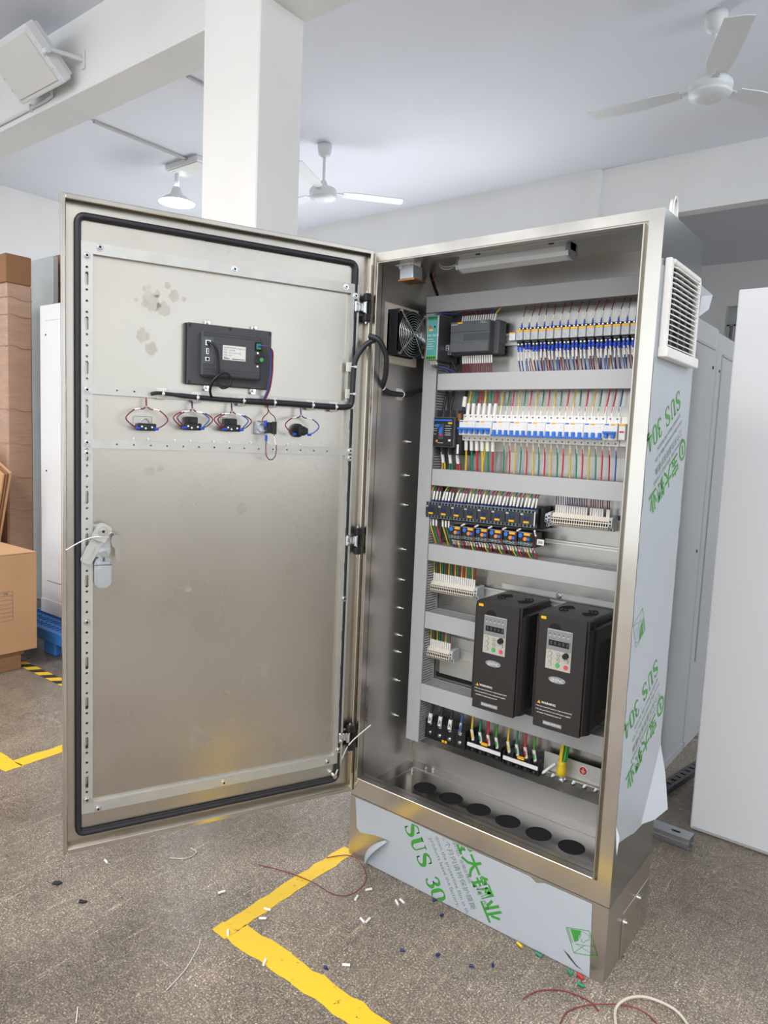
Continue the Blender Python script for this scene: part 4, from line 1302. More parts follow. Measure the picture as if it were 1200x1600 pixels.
# ------------------------------------------------------------------ generic wire
def wire(label, pts, r, mt, sleeve=None, crimp=None, group=None, sr=None, n=4, name='wire'):
    o = tag(MB().tube(smooth(pts, n), r, 5).build(name, mt), label, 'wire', group)
    if sleeve:
        a, c = Vector(sleeve[0]), Vector(sleeve[1])
        MB().cyl(a, c, sr or r * 1.8, seg=7).build('marker_sleeve', 'sleeve', o)
    if crimp:
        a, c = Vector(crimp[0]), Vector(crimp[1])
        MB().cyl(a, c, (sr or r * 1.8) * 1.25, (sr or r * 1.8) * 1.05, seg=7).build('crimp_sleeve', crimp[2], o)
    return o
YW = 0.244
def jit(a):
    return RND.uniform(-a, a)
# above and below the relays
for k in range(16):
    x = rx(k) + 0.0085
    dx = jit(0.006) + 0.003
    z0 = 1.5975
    wire('dark red wire rising from the ' + nth(k) + ' interface relay to the top duct', [(x, 0.221, z0), (x, 0.222, z0 + 0.012), (x + dx * 0.3, 0.228, z0 + 0.03), (x + dx, YW, 1.666)], 0.0013, 'dkred',
         ((x, 0.222, z0 + 0.011), (x + dx * 0.25, 0.227, z0 + 0.029)), ((x, 0.221, z0 - 0.004), (x, 0.222, z0 + 0.007), 'blue_t'), 'dark red wires above the relays')
    cols = [('bwire', 'blue'), ('dkred', 'dark red')] if k % 2 else [('dkred', 'dark red'), ('bwire', 'blue')]
    for j in range(4):
        xx = rx(k) + 0.0028 + 0.0051 * j
        dz = 0.006 * ((j + k) % 2)
        zt = 1.546 - dz
        yy = 0.212 if j % 2 else 0.219
        c = cols[j // 2 if k % 3 else j % 2]
        d2 = jit(0.005)
        wire(('outer ' if j in (0, 3) else 'inner ') + ('left ' if j < 2 else 'right ') + c[1] + ' wire under the ' + nth(k) + ' interface relay', [(xx, yy, zt), (xx, yy, zt - 0.016), (xx + d2 * 0.5, yy + 0.01, zt - 0.042), (xx + d2, YW, 1.467)], 0.0013, c[0],
             ((xx, yy, zt - 0.012), (xx + d2 * 0.4, yy + 0.006, zt - 0.034)), ((xx, yy, zt + 0.003), (xx, yy, zt - 0.011), 'blue_t'), 'wires below the relays')
# wires of the controller
for k in range(14):
    x = 0.163 + 0.0078 * k
    wire(nth(k) + ' dark red wire into the top of the grey controller', [(x, 0.231, 1.625), (x + 0.001, 0.234, 1.645), (x + 0.002 + jit(0.002), YW, 1.666)], 0.0013, 'dkred' if k < 12 else 'bwire', ((x, 0.231, 1.624), (x + 0.001, 0.234, 1.643)), None, 'wires on top of the controller')
    x = 0.172 + 0.0074 * k
    wire(nth(k) + ' dark red wire leaving the bottom of the grey controller', [(x, 0.231, 1.527), (x + 0.0006, 0.234, 1.50), (x + jit(0.003), YW, 1.466)], 0.0014, 'dkred', ((x, 0.231, 1.527), (x + 0.0006, 0.234, 1.505)), None, 'wires below the controller')
wire('yellow-green wire slanting out of the top right of the controller', [(0.272, 0.231, 1.622), (0.280, 0.225, 1.643), (0.292, 0.235, 1.662)], 0.0018, 'ywire', ((0.272, 0.231, 1.624), (0.279, 0.226, 1.641)), None)
for k, (mt, nm) in enumerate((('gwire', 'green'), ('dkred', 'dark red'), ('bwire', 'blue'))):
    wire(nm + ' wire hanging from the bottom of the teal power supply', [(0.092 + 0.008 * k, 0.18, 1.512), (0.094 + 0.010 * k, 0.19, 1.495), (0.118 + 0.012 * k, 0.22, 1.485), (0.128 + 0.01 * k, YW, 1.467)], 0.0018, mt, ((0.092 + 0.008 * k, 0.18, 1.512), (0.093 + 0.009 * k, 0.186, 1.50)), None)
    wire(nm + ' wire at the top of the teal power supply', [(0.094 + 0.009 * k, 0.182, 1.636), (0.100 + 0.009 * k, 0.19, 1.648), (0.125 + 0.008 * k, 0.235, 1.652), (0.135 + 0.008 * k, YW, 1.667)], 0.0018, mt)
wire('thick black cable behind the end clamp, dropping into the duct', [(0.122, 0.25, 1.55), (0.130, 0.235, 1.52), (0.145, 0.238, 1.49), (0.158, YW, 1.466)], 0.003, 'kwire')

# ------------------------------------------------------------------ moulded case breaker
t = thing('main_breaker', 'black moulded-case main breaker with blue toggle left of the white breakers', 'circuit breaker', (0.098, 0.200, 1.234))
b = MB()
b.box(0.0, 0.075, 0.004, 0.078, 0.022, 0.112, bev=0.002)
for zz in (0.0, 0.104):
    for k in range(4):
        b.box(0.0 + k * 0.0245, 0.0015 + k * 0.0245, 0.018, 0.078, zz, zz + 0.029)
    b.box(0.0, 0.075, 0.045, 0.078, zz, zz + 0.029)
b.build('case', 'plcg', t)
MB().box(0.003, 0.072, 0.0, 0.006, 0.026, 0.109, bev=0.0015).build('front_cover', 'black', t)
MB().box(0.002, 0.068, -0.0006, 0.001, 0.100, 0.1045).build('blue_stripe', 'blue', t)
b = MB()
b.box(0.022, 0.040, -0.0015, 0.001, 0.045, 0.092, bev=0.001)
b.build('toggle_frame', 'charcoal', t)
b = MB()
b.box(0.025, 0.037, -0.004, 0.0, 0.060, 0.083)
b.box(0.020, 0.033, -0.018, -0.002, 0.080, 0.090, bev=0.002)
b.build('toggle', 'blue', t)
MB().box(0.027, 0.037, -0.004, 0.0, 0.056, 0.061).build('red_mark', 'redb', t)
MB().cyl((0.018, -0.002, 0.040), (0.018, 0.001, 0.040), 0.004, seg=14).build('test_button', 'orange', t)
MB().box(0.055, 0.069, -0.001, 0.001, 0.0915, 0.0965).build('yellow_tag', 'yellow', t)
b = MB()
for k, (x, z, L) in enumerate(((0.045, 0.085, .02), (0.045, 0.077, .022), (0.045, 0.071, .018), (0.045, 0.064, .02), (0.045, 0.058, .02), (0.005, 0.085, .012), (0.004, 0.076, .014), (0.004, 0.07, .012), (0.004, 0.060, .01), (0.02, 0.034, .02))):
    b.box(x, x + L, -0.0004, 0.0002, z, z + 0.0012)
b.box(0.058, 0.066, -0.0004, 0.0002, 0.040, 0.046)
b.build('lettering', 'inkw', t)
mbs = MB().cyl((0, 0.04, 0), (0, 0.046, 0), 0.006, seg=10).me('terminal_screw', 'dkmetal')
for zz in (0.010, 0.118):
    for k in range(3):
        obj('terminal_screw', mbs, t, (0.0125 + 0.0245 * k, 0, zz))
t = thing('auxiliary_block', 'black auxiliary block with white strip on right of main breaker', 'breaker accessory', (0.175, 0.215, 1.236))
MB().box(0, 0.014, 0, 0.062, 0.0, 0.128, bev=0.002).build('body', 'black', t)
MB().box(0.003, 0.010, -0.0006, 0.001, 0.002, 0.030).build('white_label', 'white', t)
MB().box(0.0035, 0.0125, -0.004, -0.0005, 0.100, 0.121).build('copper_lug', 'copper', t)
for k, (c, nm) in enumerate((('kwire', 'left'), ('kwire', 'middle'), ('kwire', 'right'))):
    x = 0.1105 + 0.0245 * k + (0.022 if k == 2 else 0)
    o = wire(nm + ' thick black supply cable above the main breaker', [(x, 0.235, 1.36 if k < 2 else 1.358), (x, 0.238, 1.385), (x + 0.002, YW, 1.41), (x + 0.002, YW + 0.004, 1.437)], 0.0045, c, ((x, 0.2365, 1.378), (x + 0.001, 0.2395, 1.408)) if k == 2 else None, sr=0.0065)
for k, (c, nm) in enumerate((('ywire', 'yellow'), ('gwire', 'green'), ('bred', 'red'))):
    x = 0.1105 + 0.0265 * k + 0.003
    for j in (0, 1):
        d = (j - 0.5) * 0.008
        wire(('left ' if j == 0 else 'right ') + nm + ' wire of the pair below the main breaker', [(x, 0.236, 1.240), (x + 0.002, 0.238, 1.222), (x + d + 0.002, YW, 1.205), (x + d * 1.3 + 0.002, YW, 1.178)], 0.0026, c, ((x, 0.236, 1.241), (x + 0.003, 0.24, 1.208)) if j == 0 else None, sr=0.0052)

# ------------------------------------------------------------------ miniature breakers
def make_mcb(poles, on):
    w = 0.0182 * poles
    t = thing('circuit_breaker', '', 'circuit breaker', (0, 0, 0), 0, 'white miniature circuit breakers')
    b = MB()
    b.box(0.0002, w - 0.0002, 0.015, YR - 0.210 - 0.0025, -0.0005, 0.0765, bev=0.0008)
    for k in range(poles):
        x = 0.0182 * (k + 0.5)
        for z in (0.006, 0.070):
            b.cyl((x, 0.0144, z), (x, 0.0152, z), 0.0033, seg=10, m=1)
            b.cyl((x, 0.0140, z), (x, 0.0146, z), 0.0016, seg=6, m=2)
    for k in range(1, poles):
        b.box(0.0182 * k - 0.0003, 0.0182 * k + 0.0003, 0.0147, 0.0152, 0, 0.0762, 1)
    b.build('base', ['white', 'greyp', 'hole'], t)
    dy = -0.004 if on else 0.0
    b = MB()
    b.box(0.0004, w - 0.0004, dy, 0.016, 0.0145, 0.0585, bev=0.0012)
    b.build('front_shell', 'white', t)
    b = MB()
    b.box(0.003, 0.014, dy - 0.0003, dy + 0.001, 0.053, 0.0565, 0)
    b.box(0.018, 0.030 if poles > 1 else 0.017, dy - 0.0003, dy + 0.001, 0.0525, 0.0565, 1)
    b.box(min(0.031, w - 0.003), w - 0.002, dy - 0.0003, dy + 0.001, 0.0555, 0.0562, 0)
    for k in range(poles):
        b.cyl((0.0182 * (k + 0.5), dy - 0.0003, 0.046), (0.0182 * (k + 0.5), dy + 0.0005, 0.046), 0.0008, seg=6, m=2)
    b.build('front_print', ['blue', 'yellow', 'ink'], t)
    b = MB()
    if on:
        b.box(0.001, w - 0.001, dy - 0.012, dy - 0.004, 0.031, 0.037, bev=0.001)
        for k in range(poles):
            b.box(0.0182 * k + 0.0046, 0.0182 * (k + 1) - 0.0046, dy - 0.009, dy, 0.020, 0.033, bev=0.001)
    else:
        b.box(0.001, w - 0.001, dy - 0.010, dy - 0.003, 0.0155, 0.0205, bev=0.001)
        for k in range(poles):
            b.box(0.0182 * k + 0.0048, 0.0182 * (k + 1) - 0.0048, dy - 0.007, dy, 0.0185, 0.0330, bev=0.001)
    b.build('toggle', 'blue', t)
    return t
ZB = 1.2795
on3, off3, on2 = make_mcb(3, True), make_mcb(3, False), make_mcb(2, True)
mx = [0.187 + 0.0546 * k for k in range(8)]
for k in range(8):
    src = on3 if k < 2 else off3
    o = src if k in (0, 2) else dup(src, (0, 0, 0), '')
    o.location = (mx[k], 0.210, ZB)
    o['label'] = nth(k) + ' white three-pole circuit breaker from left, toggle ' + ('up' if k < 2 else 'down')
on2.location = (0.6245, 0.210, ZB)
on2['label'] = 'white two-pole circuit breaker at right of the breaker row'
t = thing('terminal_module', 'narrow white module with red window right of the two-pole breaker', 'module', (0.6625, 0.210, ZB))
MB().box(0, 0.0175, 0.015, YR - 0.2125, 0, 0.076, bev=0.001).box(0, 0.0175, 0.0, 0.016, 0.016, 0.058, bev=0.001).build('body', 'white', t)
MB().box(0.003, 0.014, -0.001, 0.001, 0.035, 0.039).build('red_window', 'red', t)
MB().box(0.001, 0.0165, -0.0006, 0.001, 0.052, 0.057).build('yellow_tag', 'yellow', t)
CY = [('ywire', 'yellow'), ('gwire', 'green'), ('bred', 'red')]
for k in range(26):
    x = 0.187 + 0.0182 * (k + 0.5)
    if k < 24:
        c = CY[k % 3]
    else:
        c = ('red', 'red') if k == 24 else ('bwire', 'blue')
    big = k < 6
    r = 0.0032 if big else 0.0020
    sr = 0.0058 if big else 0.0029
    dx = jit(0.004) + 0.003
    wire(nth(k) + ' wire from left above the white circuit breakers, ' + c[1], [(x, 0.236, 1.354), (x, 0.237, 1.375), (x + dx * 0.4, 0.242, 1.40), (x + dx, YW, 1.440)], r, c[0], ((x, 0.236, 1.3555), (x + dx * 0.2, 0.239, 1.388 if big else 1.381)), None, 'wires above the circuit breakers', sr)
    if k != 6:
        dx = jit(0.004)
        wire(nth(k) + ' wire from left below the white circuit breakers, ' + c[1], [(x, 0.236, 1.282), (x, 0.237, 1.262), (x + dx * 0.4, 0.242, 1.23), (x + dx, YW, 1.178)], r, c[0], ((x, 0.236, 1.281), (x + dx * 0.2, 0.239, 1.25 if big else 1.257)), None, 'wires below the circuit breakers', sr)
wire('thin yellow wire squeezed beside the first thick red wire under the breakers', [(0.262, 0.240, 1.28), (0.260, 0.241, 1.255), (0.255, YW, 1.22), (0.252, YW, 1.178)], 0.0018, 'ywire')

# ------------------------------------------------------------------ contactors and overload relays
def make_contactor():
    t = thing('contactor', '', 'contactor', (0, 0, 0), 0, 'black contactors in a row')
    w, h = 0.0450, 0.050
    b = MB()
    b.box(0.0003, w - 0.0003, 0.0, YR - 0.207, 0.009, h - 0.009, bev=0.001)
    b.box(0.0003, w - 0.0003, 0.018, YR - 0.207, -0.006, h + 0.006, bev=0.002)
    b.build('body', 'cblack', t)
    for z0 in (0.0, h - 0.0105):
        b = MB()
        b.box(0.0004, w - 0.0004, 0.0015, 0.02, z0, z0 + 0.0105, bev=0.001)
        for k in range(4):
            b.cyl((0.0058 + 0.0111 * k, 0.0008, z0 + 0.0052), (0.0058 + 0.0111 * k, 0.0018, z0 + 0.0052), 0.0034, seg=10, m=1)
        b.build('terminal_strip', ['cstrip', 'hole'], t)
    b = MB()
    b.box(0.013, 0.0155, -0.002, 0.0, 0.022, 0.034, 0)
    b.box(0.0155, 0.026, -0.0015, 0.0, 0.0285, 0.0315, 0)
    b.box(0.018, 0.0245, -0.002, 0.0, 0.022, 0.025, 0)
    b.box(0.0255, 0.0285, -0.0015, 0.0, 0.023, 0.0315, 0)
    b.build('indicator', 'dkblue', t)
    MB().box(0.0115, 0.0285, -0.0012, 0.0005, 0.0115, 0.0175, bev=0.0008).build('yellow_tag', 'yellow', t)
    MB().box(0.001, 0.010, -0.0006, 0.0005, 0.0335, 0.0385).build('blue_label', 'film', t)
    b = MB()
    return t
ct0 = make_contactor()
cx = lambda k: 0.0815 + 0.0459 * k
for k in range(8):
    o = ct0 if k == 0 else dup(ct0, (0, 0, 0), '')
    o.location = (cx(k), 0.207, 1.0385 + 0.0008 * k)
    o['label'] = nth(k) + ' black contactor from left in the row of eight, yellow tag'
t = thing('rail_module', 'black module behind the right end of the contactor row', 'module', (0.4490, 0.235, 1.040))
MB().box(0, 0.014, 0, YR - 0.235, 0.0, 0.064, bev=0.003).build('body', 'black', t)
tag(MB().box(0.4465, 0.4495, 0.2062, 0.2070, 1.0500, 1.0900).build('white_label', 'white'), 'narrow white label strip on the right side of the last contactor', 'label')
def make_overload():
    t = thing('overload_relay', '', 'overload relay', (0, 0, 0), 0, 'black overload relays below the contactors')
    w, h = 0.0440, 0.038
    b = MB()
    b.box(0.0003, w - 0.0003, 0, 0.062, 0.010, h, bev=0.0012)
    b.box(0.0003, w - 0.0003, 0.012, 0.066, -0.006, h - 0.004, bev=0.002)
    b.build('body', 'black', t)
    b = MB()
    b.box(0.0005, w - 0.0005, 0.001, 0.014, 0.0, 0.012, bev=0.001)
    for k in range(4):
        x = 0.0058 + 0.0108 * k
        b.cyl((x, 0.0004, 0.006), (x, 0.0014, 0.006), 0.0036, seg=8, m=1)
        b.box(x - 0.0035, x + 0.003, -0.0003, 0.0008, 0.0055, 0.0068, 2)
    b.build('terminal_strip', ['cstrip', 'hole', 'chrome'], t)
    b = MB()
    b.cyl((0.010, -0.003, 0.028), (0.010, 0.001, 0.028), 0.0062, seg=16)
    b.cyl((0.034, -0.003, 0.0195), (0.034, 0.001, 0.0195), 0.0046, seg=14)
    b.build('dial', 'blue', t)
    MB().cyl((0.0245, -0.004, 0.0195), (0.0245, 0.001, 0.0195), 0.0055, seg=16).build('stop_button', 'orange', t)
    MB().box(0.019, 0.038, -0.0012, 0.0005, 0.0285, 0.0355, bev=0.0008).build('yellow_tag', 'yellow', t)
    MB().box(0.001, w - 0.001, -0.0006, 0.0004, 0.0362, 0.0376).build('blue_label', 'film', t)
    return t
ov0 = make_overload()
ox = lambda k: 0.1745 + 0.0456 * k
for k in range(6):
    o = ov0 if k == 0 else dup(ov0, (0, 0, 0), '')
    o.location = (ox(k), 0.2005, 0.986 + 0.0015 * k)
    o['label'] = nth(k) + ' overload relay from left, blue dials and orange button'
CW = [('ywire', 'yellow'), ('gwire', 'green'), ('bred', 'red'), ('brown', 'red-brown')]
for k in range(8):
    for j in range(4):
        x = cx(k) + 0.0058 + 0.0111 * j
        c = CW[j]
        z0 = 1.0955 + 0.0008 * k
        dx = 0.010 + jit(0.004)
        r = 0.0021 if j < 3 else 0.0014
        wire(c[1] + ' wire rising from the ' + nth(k) + ' contactor to the duct above', [(x, 0.222, z0 - 0.006), (x + 0.001, 0.221, z0 + 0.004), (x + dx * 0.7, 0.224, z0 + 0.030), (x + dx * 1.5, YW - 0.004, 1.150)], r, c[0], ((x, 0.2215, z0 - 0.002), (x + dx * 0.55, 0.2225, z0 + 0.025)), ((x, 0.222, z0 - 0.008), (x, 0.2215, z0 - 0.001), 'dkblue'), 'wires above the contactors', 0.0037 if j < 3 else 0.0026)
for k in range(2):
    for j in range(3):
        x = cx(k) + 0.010 + 0.0111 * j
        wire(CW[j][1] + ' wire dropping from the ' + nth(k) + ' contactor to the duct below', [(x, 0.222, 1.035), (x + 0.001, 0.222, 1.018), (x + 0.010, 0.228, 0.985), (x + 0.015, YW, 0.946)], 0.0021, CW[j][0], ((x, 0.222, 1.034), (x + 0.001, 0.222, 1.014)), None, 'wires below the first contactors', 0.0033)
OC = [('brown', 'red-brown'), ('brown', 'second red-brown'), ('ywire', 'yellow'), ('gwire', 'green'), ('bred', 'red')]
for k in range(6):
    for j in range(5):
        x = ox(k) + 0.004 + 0.0088 * j
        z0 = 0.984 + 0.0015 * k
        dx = 0.008 + jit(0.004)
        wire(OC[j][1] + ' wire below the ' + nth(k) + ' overload relay', [(x, 0.216, z0), (x + 0.003, 0.217, z0 - 0.014), (x + dx, 0.226, z0 - 0.030), (x + dx * 1.4, YW, 0.946)], 0.0016 if j < 2 else 0.0020, OC[j][0], ((x, 0.216, z0), (x + dx * 0.55, 0.2195, z0 - 0.017)), None, 'wires below the overload relays', 0.0029)
for k in range(5):
    x = ox(k) + 0.0448
    z = 0.986 + 0.0015 * k
    wire('thin red-brown wire between the ' + nth(k) + ' and ' + nth(k + 1) + ' overload relays', [(x + 0.008, 0.204, z + 0.047), (x - 0.001, 0.196, z + 0.040), (x - 0.001, 0.194, z + 0.02), (x - 0.001, 0.197, z + 0.0), (x + 0.004, 0.21, z - 0.012)], 0.0013, 'brown', ((x + 0.008, 0.204, z + 0.047), (x - 0.0005, 0.196, z + 0.041)), None, None, 0.0024)
wire('thin red-brown wire curving round the right end of the overload row', [(0.450, 0.206, 1.040), (0.458, 0.200, 1.030), (0.460, 0.20, 1.010), (0.452, 0.205, 0.985), (0.445, 0.22, 0.97)], 0.0014, 'brown', ((0.451, 0.205, 1.039), (0.459, 0.2, 1.024)), None, None, 0.0028)
t = MB().box(0.4590, 0.4800, 0.2075, 0.2085, 1.000, 1.016).build('white_label', 'white')
tag(t, 'small white label flag beside the last overload relay', 'label')
b = MB()
for k in range(8):
    b.box(0.464 + 0.0016 * k, 0.4648 + 0.0016 * k, 0.2072, 0.2076, 1.004, 1.012)
b.build('lettering', 'ink', t)

# ------------------------------------------------------------------ rail terminals
def make_terminal(w):
    b = MB()
    d = YR - 0.235
    b.prism([(0.012, 0.034), (d, 0.034), (d, -0.002), (0.010, -0.002), (0.002, 0.002), (0.0, 0.006), (0.003, 0.0235), (0.010, 0.0325)], 'x', 0.0002, w - 0.0002)
    for z, hh, y in ((0.0215, 0.0030, 0.0028), (0.0135, 0.0072, 0.0014), (0.0060, 0.0030, 0.0002)):
        b.box(w * 0.2, w * 0.8, y - 0.0008, y + 0.001, z - hh / 2, z + hh / 2, 1)
    return b.me('rail_terminal', ['cream', 'hole'])
TM = make_terminal(0.0067)
def strip(n, x0, z, where, group, clampmt='greyp', y=0.235):
    for k in range(n):
        tag(obj('rail_terminal', TM, None, (x0 + 0.0067 * k, y, z + 0.00006 * k)), nth(k) + ' cream rail terminal from left on the ' + where, 'terminal', group)
strip(24, 0.4835, 1.0565, 'strip right of the contactors', 'terminals right of the contactors')
end_clamp('grey end clamp at the left end of the contactor-side terminal strip', 0.4735, 1.0565)
end_clamp('grey clamp standing alone between the contactors and the cream terminals', 0.4625, 1.052, 0.240)
end_clamp('grey end clamp at the right end of the contactor-side terminal strip', 0.6450, 1.058, 0.235, 0.010)
strip(24, 0.0895, 0.8035, 'long strip above the left drive', 'terminals above the left drive')
end_clamp('grey end clamp at the right of the long lower terminal strip', 0.2510, 0.806, 0.235, 0.0125)
strip(13, 0.0885, 0.592, 'short strip left of the left drive', 'terminals left of the left drive')
end_clamp('grey end clamp at the right of the short terminal strip', 0.1763, 0.5945, 0.235, 0.0125)
xs = [0.4905 + 0.0067 * k for k in range(14)] + [0.590, 0.597, 0.603, 0.609, 0.6155, 0.622, 0.635, 0.640]
for k, x in enumerate(xs):
    c = ('bwire', 'blue') if (k < 14 and k % 2 == 0) else ('dkred', 'dark red')
    wire(nth(k) + ' wire from left into the contactor-side terminal strip, ' + c[1], [(x, 0.250, 1.089), (x + 0.0005, 0.249, 1.108), (x - 0.001 + jit(0.001), YW, 1.150)], 0.0014, c[0], ((x, 0.250, 1.088), (x + 0.0005, 0.2487, 1.113)), None, 'wires above the contactor-side terminals', 0.0027)
TC = ['ywire', 'gwire', 'dkred', 'ywire', 'gwire', 'gwire', 'dkred', 'ywire', 'gwire', 'dkred', 'ywire', 'gwire', 'dkred', 'ywire', 'bred', 'ywire', 'gwire', 'gwire', 'ywire', 'dkred', 'ywire']
NM = dict(ywire='yellow', gwire='green', dkred='dark red', bred='red', bwire='blue')
for k in range(20):
    x = 0.098 + 0.0077 * k
    wire(nth(k) + ' wire from left into the long lower terminal strip, ' + NM[TC[k]], [(x, 0.250, 0.838), (x + 0.001, 0.248, 0.86), (x + 0.002 + jit(0.003), YW, 0.916)], 0.0020, TC[k], ((x, 0.250, 0.838), (x + 0.001, 0.2478, 0.863)), None, 'wires above the long lower terminal strip', 0.0032)
for k in range(10):
    x = 0.098 + 0.0079 * k
    wire(nth(k) + ' wire from left into the short terminal strip, ' + NM[TC[k]], [(x, 0.250, 0.626), (x + 0.001, 0.248, 0.648), (x + 0.003 + jit(0.003), YW, 0.702)], 0.0018, TC[k], ((x, 0.250, 0.626), (x + 0.001, 0.2478, 0.650)), None, 'wires above the short terminal strip', 0.0033)

# ------------------------------------------------------------------ frequency drives
def make_drive():
    t = thing('frequency_drive', '', 'drive', (0, 0, 0))
    dd = YP - 0.10
    b = MB()
    b.box(0.0, 0.163, 0.030, dd, 0.012, 0.284, bev=0.004)
    b.box(0.010, 0.152, 0.004, dd, 0.286 - 0.012, 0.303, bev=0.004)
    for k in range(12):
        b.box(0.1625, 0.1645, 0.060 + k * 0.009, 0.064 + k * 0.009, 0.05, 0.24)
    b.build('housing', 'vfd', t)
    b = MB()
    b.prism([(0.0145, 0.006), (0.0185, 0.0), (0.146, 0.0), (0.146, 0.030), (0.0145, 0.030)], 'z', 0.0, 0.303)
    b.prism([(0.000, 0.024), (0.004, 0.016), (0.0145, 0.012), (0.0145, 0.032), (0.0, 0.032)], 'z', 0.018, 0.286)
    b.prism([(0.1475, 0.004), (0.152, 0.003), (0.160, 0.014), (0.163, 0.024), (0.163, 0.034), (0.1475, 0.034)], 'z', 0.006, 0.280)
    b.prism([(0.1475, 0.004), (0.152, 0.006), (0.153, 0.034), (0.1475, 0.034)], 'z', 0.280, 0.302)
    cv = b.build('front_cover', 'vfd', t)
    MB().box(0.146, 0.1478, 0.006, 0.03, 0.002, 0.300).build('cover_seam', 'hole', cv)
    b = MB()
    b.prism([(0.062 + 0.0165 * math.cos(math.radians(a)), 0.2685 + 0.014 * math.sin(math.radians(a))) for a in range(0, 181, 15)], 'y', -0.0008, 0.001)
    b.build('finger_recess', 'hole', cv)
    for side in (0, 1):
        b = MB()
        for r in (0.032, 0.041, 0.050):
            for q in range(2):
                a0 = math.radians(180 * side - 52 + 54 * q)
                ar = [(0.081 + r * math.cos(a0 + math.radians(48) * i / 8), 0.100 + r * 0.92 * math.sin(a0 + math.radians(48) * i / 8), 0.3031) for i in range(9)]
                b.tube(ar, 0.0026, 4)
        b.build('cooling_grille', 'hole', t)
    # keypad
    kx0, kx1, kz0, kz1 = 0.0425, 0.1115, 0.162, 0.2675
    kp = MB().box(kx0, kx1, -0.0035, 0.001, kz0, kz1, bev=0.0015).build('keypad', 'keypad', t)
    b = MB()
    b.box(kx0 + 0.0012, kx1 - 0.0012, -0.0045, -0.003, kz0 + 0.052, kz1 - 0.0012, bev=0.001)
    b.build('upper_window', 'keypad2', kp)
    MB().box(kx0 + 0.007, kx1 - 0.006, -0.0050, -0.0042, kz0 + 0.063, kz0 + 0.078).build('display', 'led', kp)
    b = MB()
    for k in range(5):
        x = kx0 + 0.0105 + 0.0112 * k
        txt(b, '8', 0.0125, (x, -0.0052, kz0 + 0.0705))
    b.build('digits', 'plcg', kp)
    b = MB()
    for k in range(5):
        b.cyl((kx0 + 0.009 + 0.0125 * k, -0.0052, kz1 - 0.011), (kx0 + 0.009 + 0.0125 * k, -0.0044, kz1 - 0.011), 0.0013, seg=6)
        b.box(kx0 + 0.006 + 0.0125 * k, kx0 + 0.012 + 0.0125 * k, -0.0047, -0.0044, kz1 - 0.0165, kz1 - 0.0155, 1)
    b.build('status_lamps', ['hole', 'inkw'], kp)
    for i, (x, z, mt) in enumerate(((0.012, 0.042, 'keypad'), (0.012, 0.028, 'keypad'), (0.012, 0.014, 'keypad'), (0.034, 0.041, 'keypad'), (0.034, 0.0275, 'keypad'), (0.034, 0.0135, 'greenb'), (0.057, 0.029, 'keypad'), (0.057, 0.0125, 'redb'))):
        b = MB()
        b.cyl((kx0 + x, -0.0036, kz0 + z), (kx0 + x, -0.0034, kz0 + z), 0.0062, seg=16, m=1)
        b.cyl((kx0 + x, -0.0052, kz0 + z), (kx0 + x, -0.003, kz0 + z), 0.0052, seg=16)
        if i == 3:
            txt(b, '▲', 0.006, (kx0 + x, -0.0054, kz0 + z), 1, 'CENTER')
        if i == 4:
            txt(b, '▼', 0.006, (kx0 + x, -0.0054, kz0 + z), 1, 'CENTER')
        b.build('key', [mt, 'ink'], kp)
    MB().cyl((kx0 + 0.056, -0.014, kz0 + 0.0435), (kx0 + 0.056, -0.003, kz0 + 0.0435), 0.0068, 0.0078, seg=18).box(kx0 + 0.055, kx0 + 0.057, -0.0155, -0.012, kz0 + 0.038, kz0 + 0.049).build('dial_knob', 'black', kp)
    # badge
    e = lambda rx_, rz_: [(0.0775 + rx_ * math.cos(2 * math.pi * k / 28), 0.136 + rz_ * math.sin(2 * math.pi * k / 28)) for k in range(28)]
    bd = MB().prism(e(0.0235, 0.0088), 'y', -0.0020, 0.001).build('badge', 'chrome', t)
    MB().prism(e(0.0222, 0.0076), 'y', -0.0024, -0.0018).build('badge_field', 'keypad2', bd)
    b = MB()
    txt(b, '@ENC', 0.0125, (0.0775, -0.0026, 0.1355), 0, 'CENTER', 0.0, 0.25)
    b.build('lettering', 'inkw', bd)
    # warning text
    b = MB()
    b.prism([(0.027, 0.0635), (0.036, 0.0635), (0.0315, 0.0715)], 'y', -0.0006, 0.0005, 1)
    txt(b, '!', 0.006, (0.0315, -0.0008, 0.0665), 2, 'CENTER', 0.0001)
    txt(b, 'WARNING', 0.0082, (0.0385, -0.0003, 0.0672), 0, 'LEFT', 0.0002)
    for z, s in ((0.0565, 'Do not connect AC power to output terminals UVW'), (0.0475, 'Do not open the front cover while power is applied')):
        txt(b, s, 0.0044, (0.0275, -0.0003, z), 0, 'LEFT', 0.0001)
        b.cyl((0.0245, -0.0004, z), (0.0245, 0.0002, z), 0.0011, seg=6, m=0)
    txt(b, 'and within 10 minutes after power off', 0.0044, (0.0275, -0.0003, 0.0388), 0, 'LEFT', 0.0001)
    b.build('lettering', ['inkw', 'yellow', 'black'], t)
    pl_ = MB().box(0.046, 0.098, -0.0008, 0.0005, 0.0105, 0.0205).build('rating_plate', 'keypad2', t)
    b = MB()
    txt(b, 'EN600-4T0110G', 0.0068, (0.072, -0.001, 0.0155), 0, 'CENTER', 0.0001)
    b.build('lettering', 'inkw', pl_)
    MB().box(0.022, 0.0365, -0.0012, 0.0005, 0.289, 0.2965, bev=0.0006).build('yellow_tag', 'yellow', t)
    return t
d0 = make_drive()
d0.location = (0.3275, 0.100, 0.537)
d0['label'] = 'left black frequency drive with keypad, beside the short terminal strips'
d0['group'] = 'black frequency drives'
d1 = dup(d0, (0.5145, 0.100, 0.537), 'right black frequency drive with keypad, next to the cabinet opening edge', 'black frequency drives')
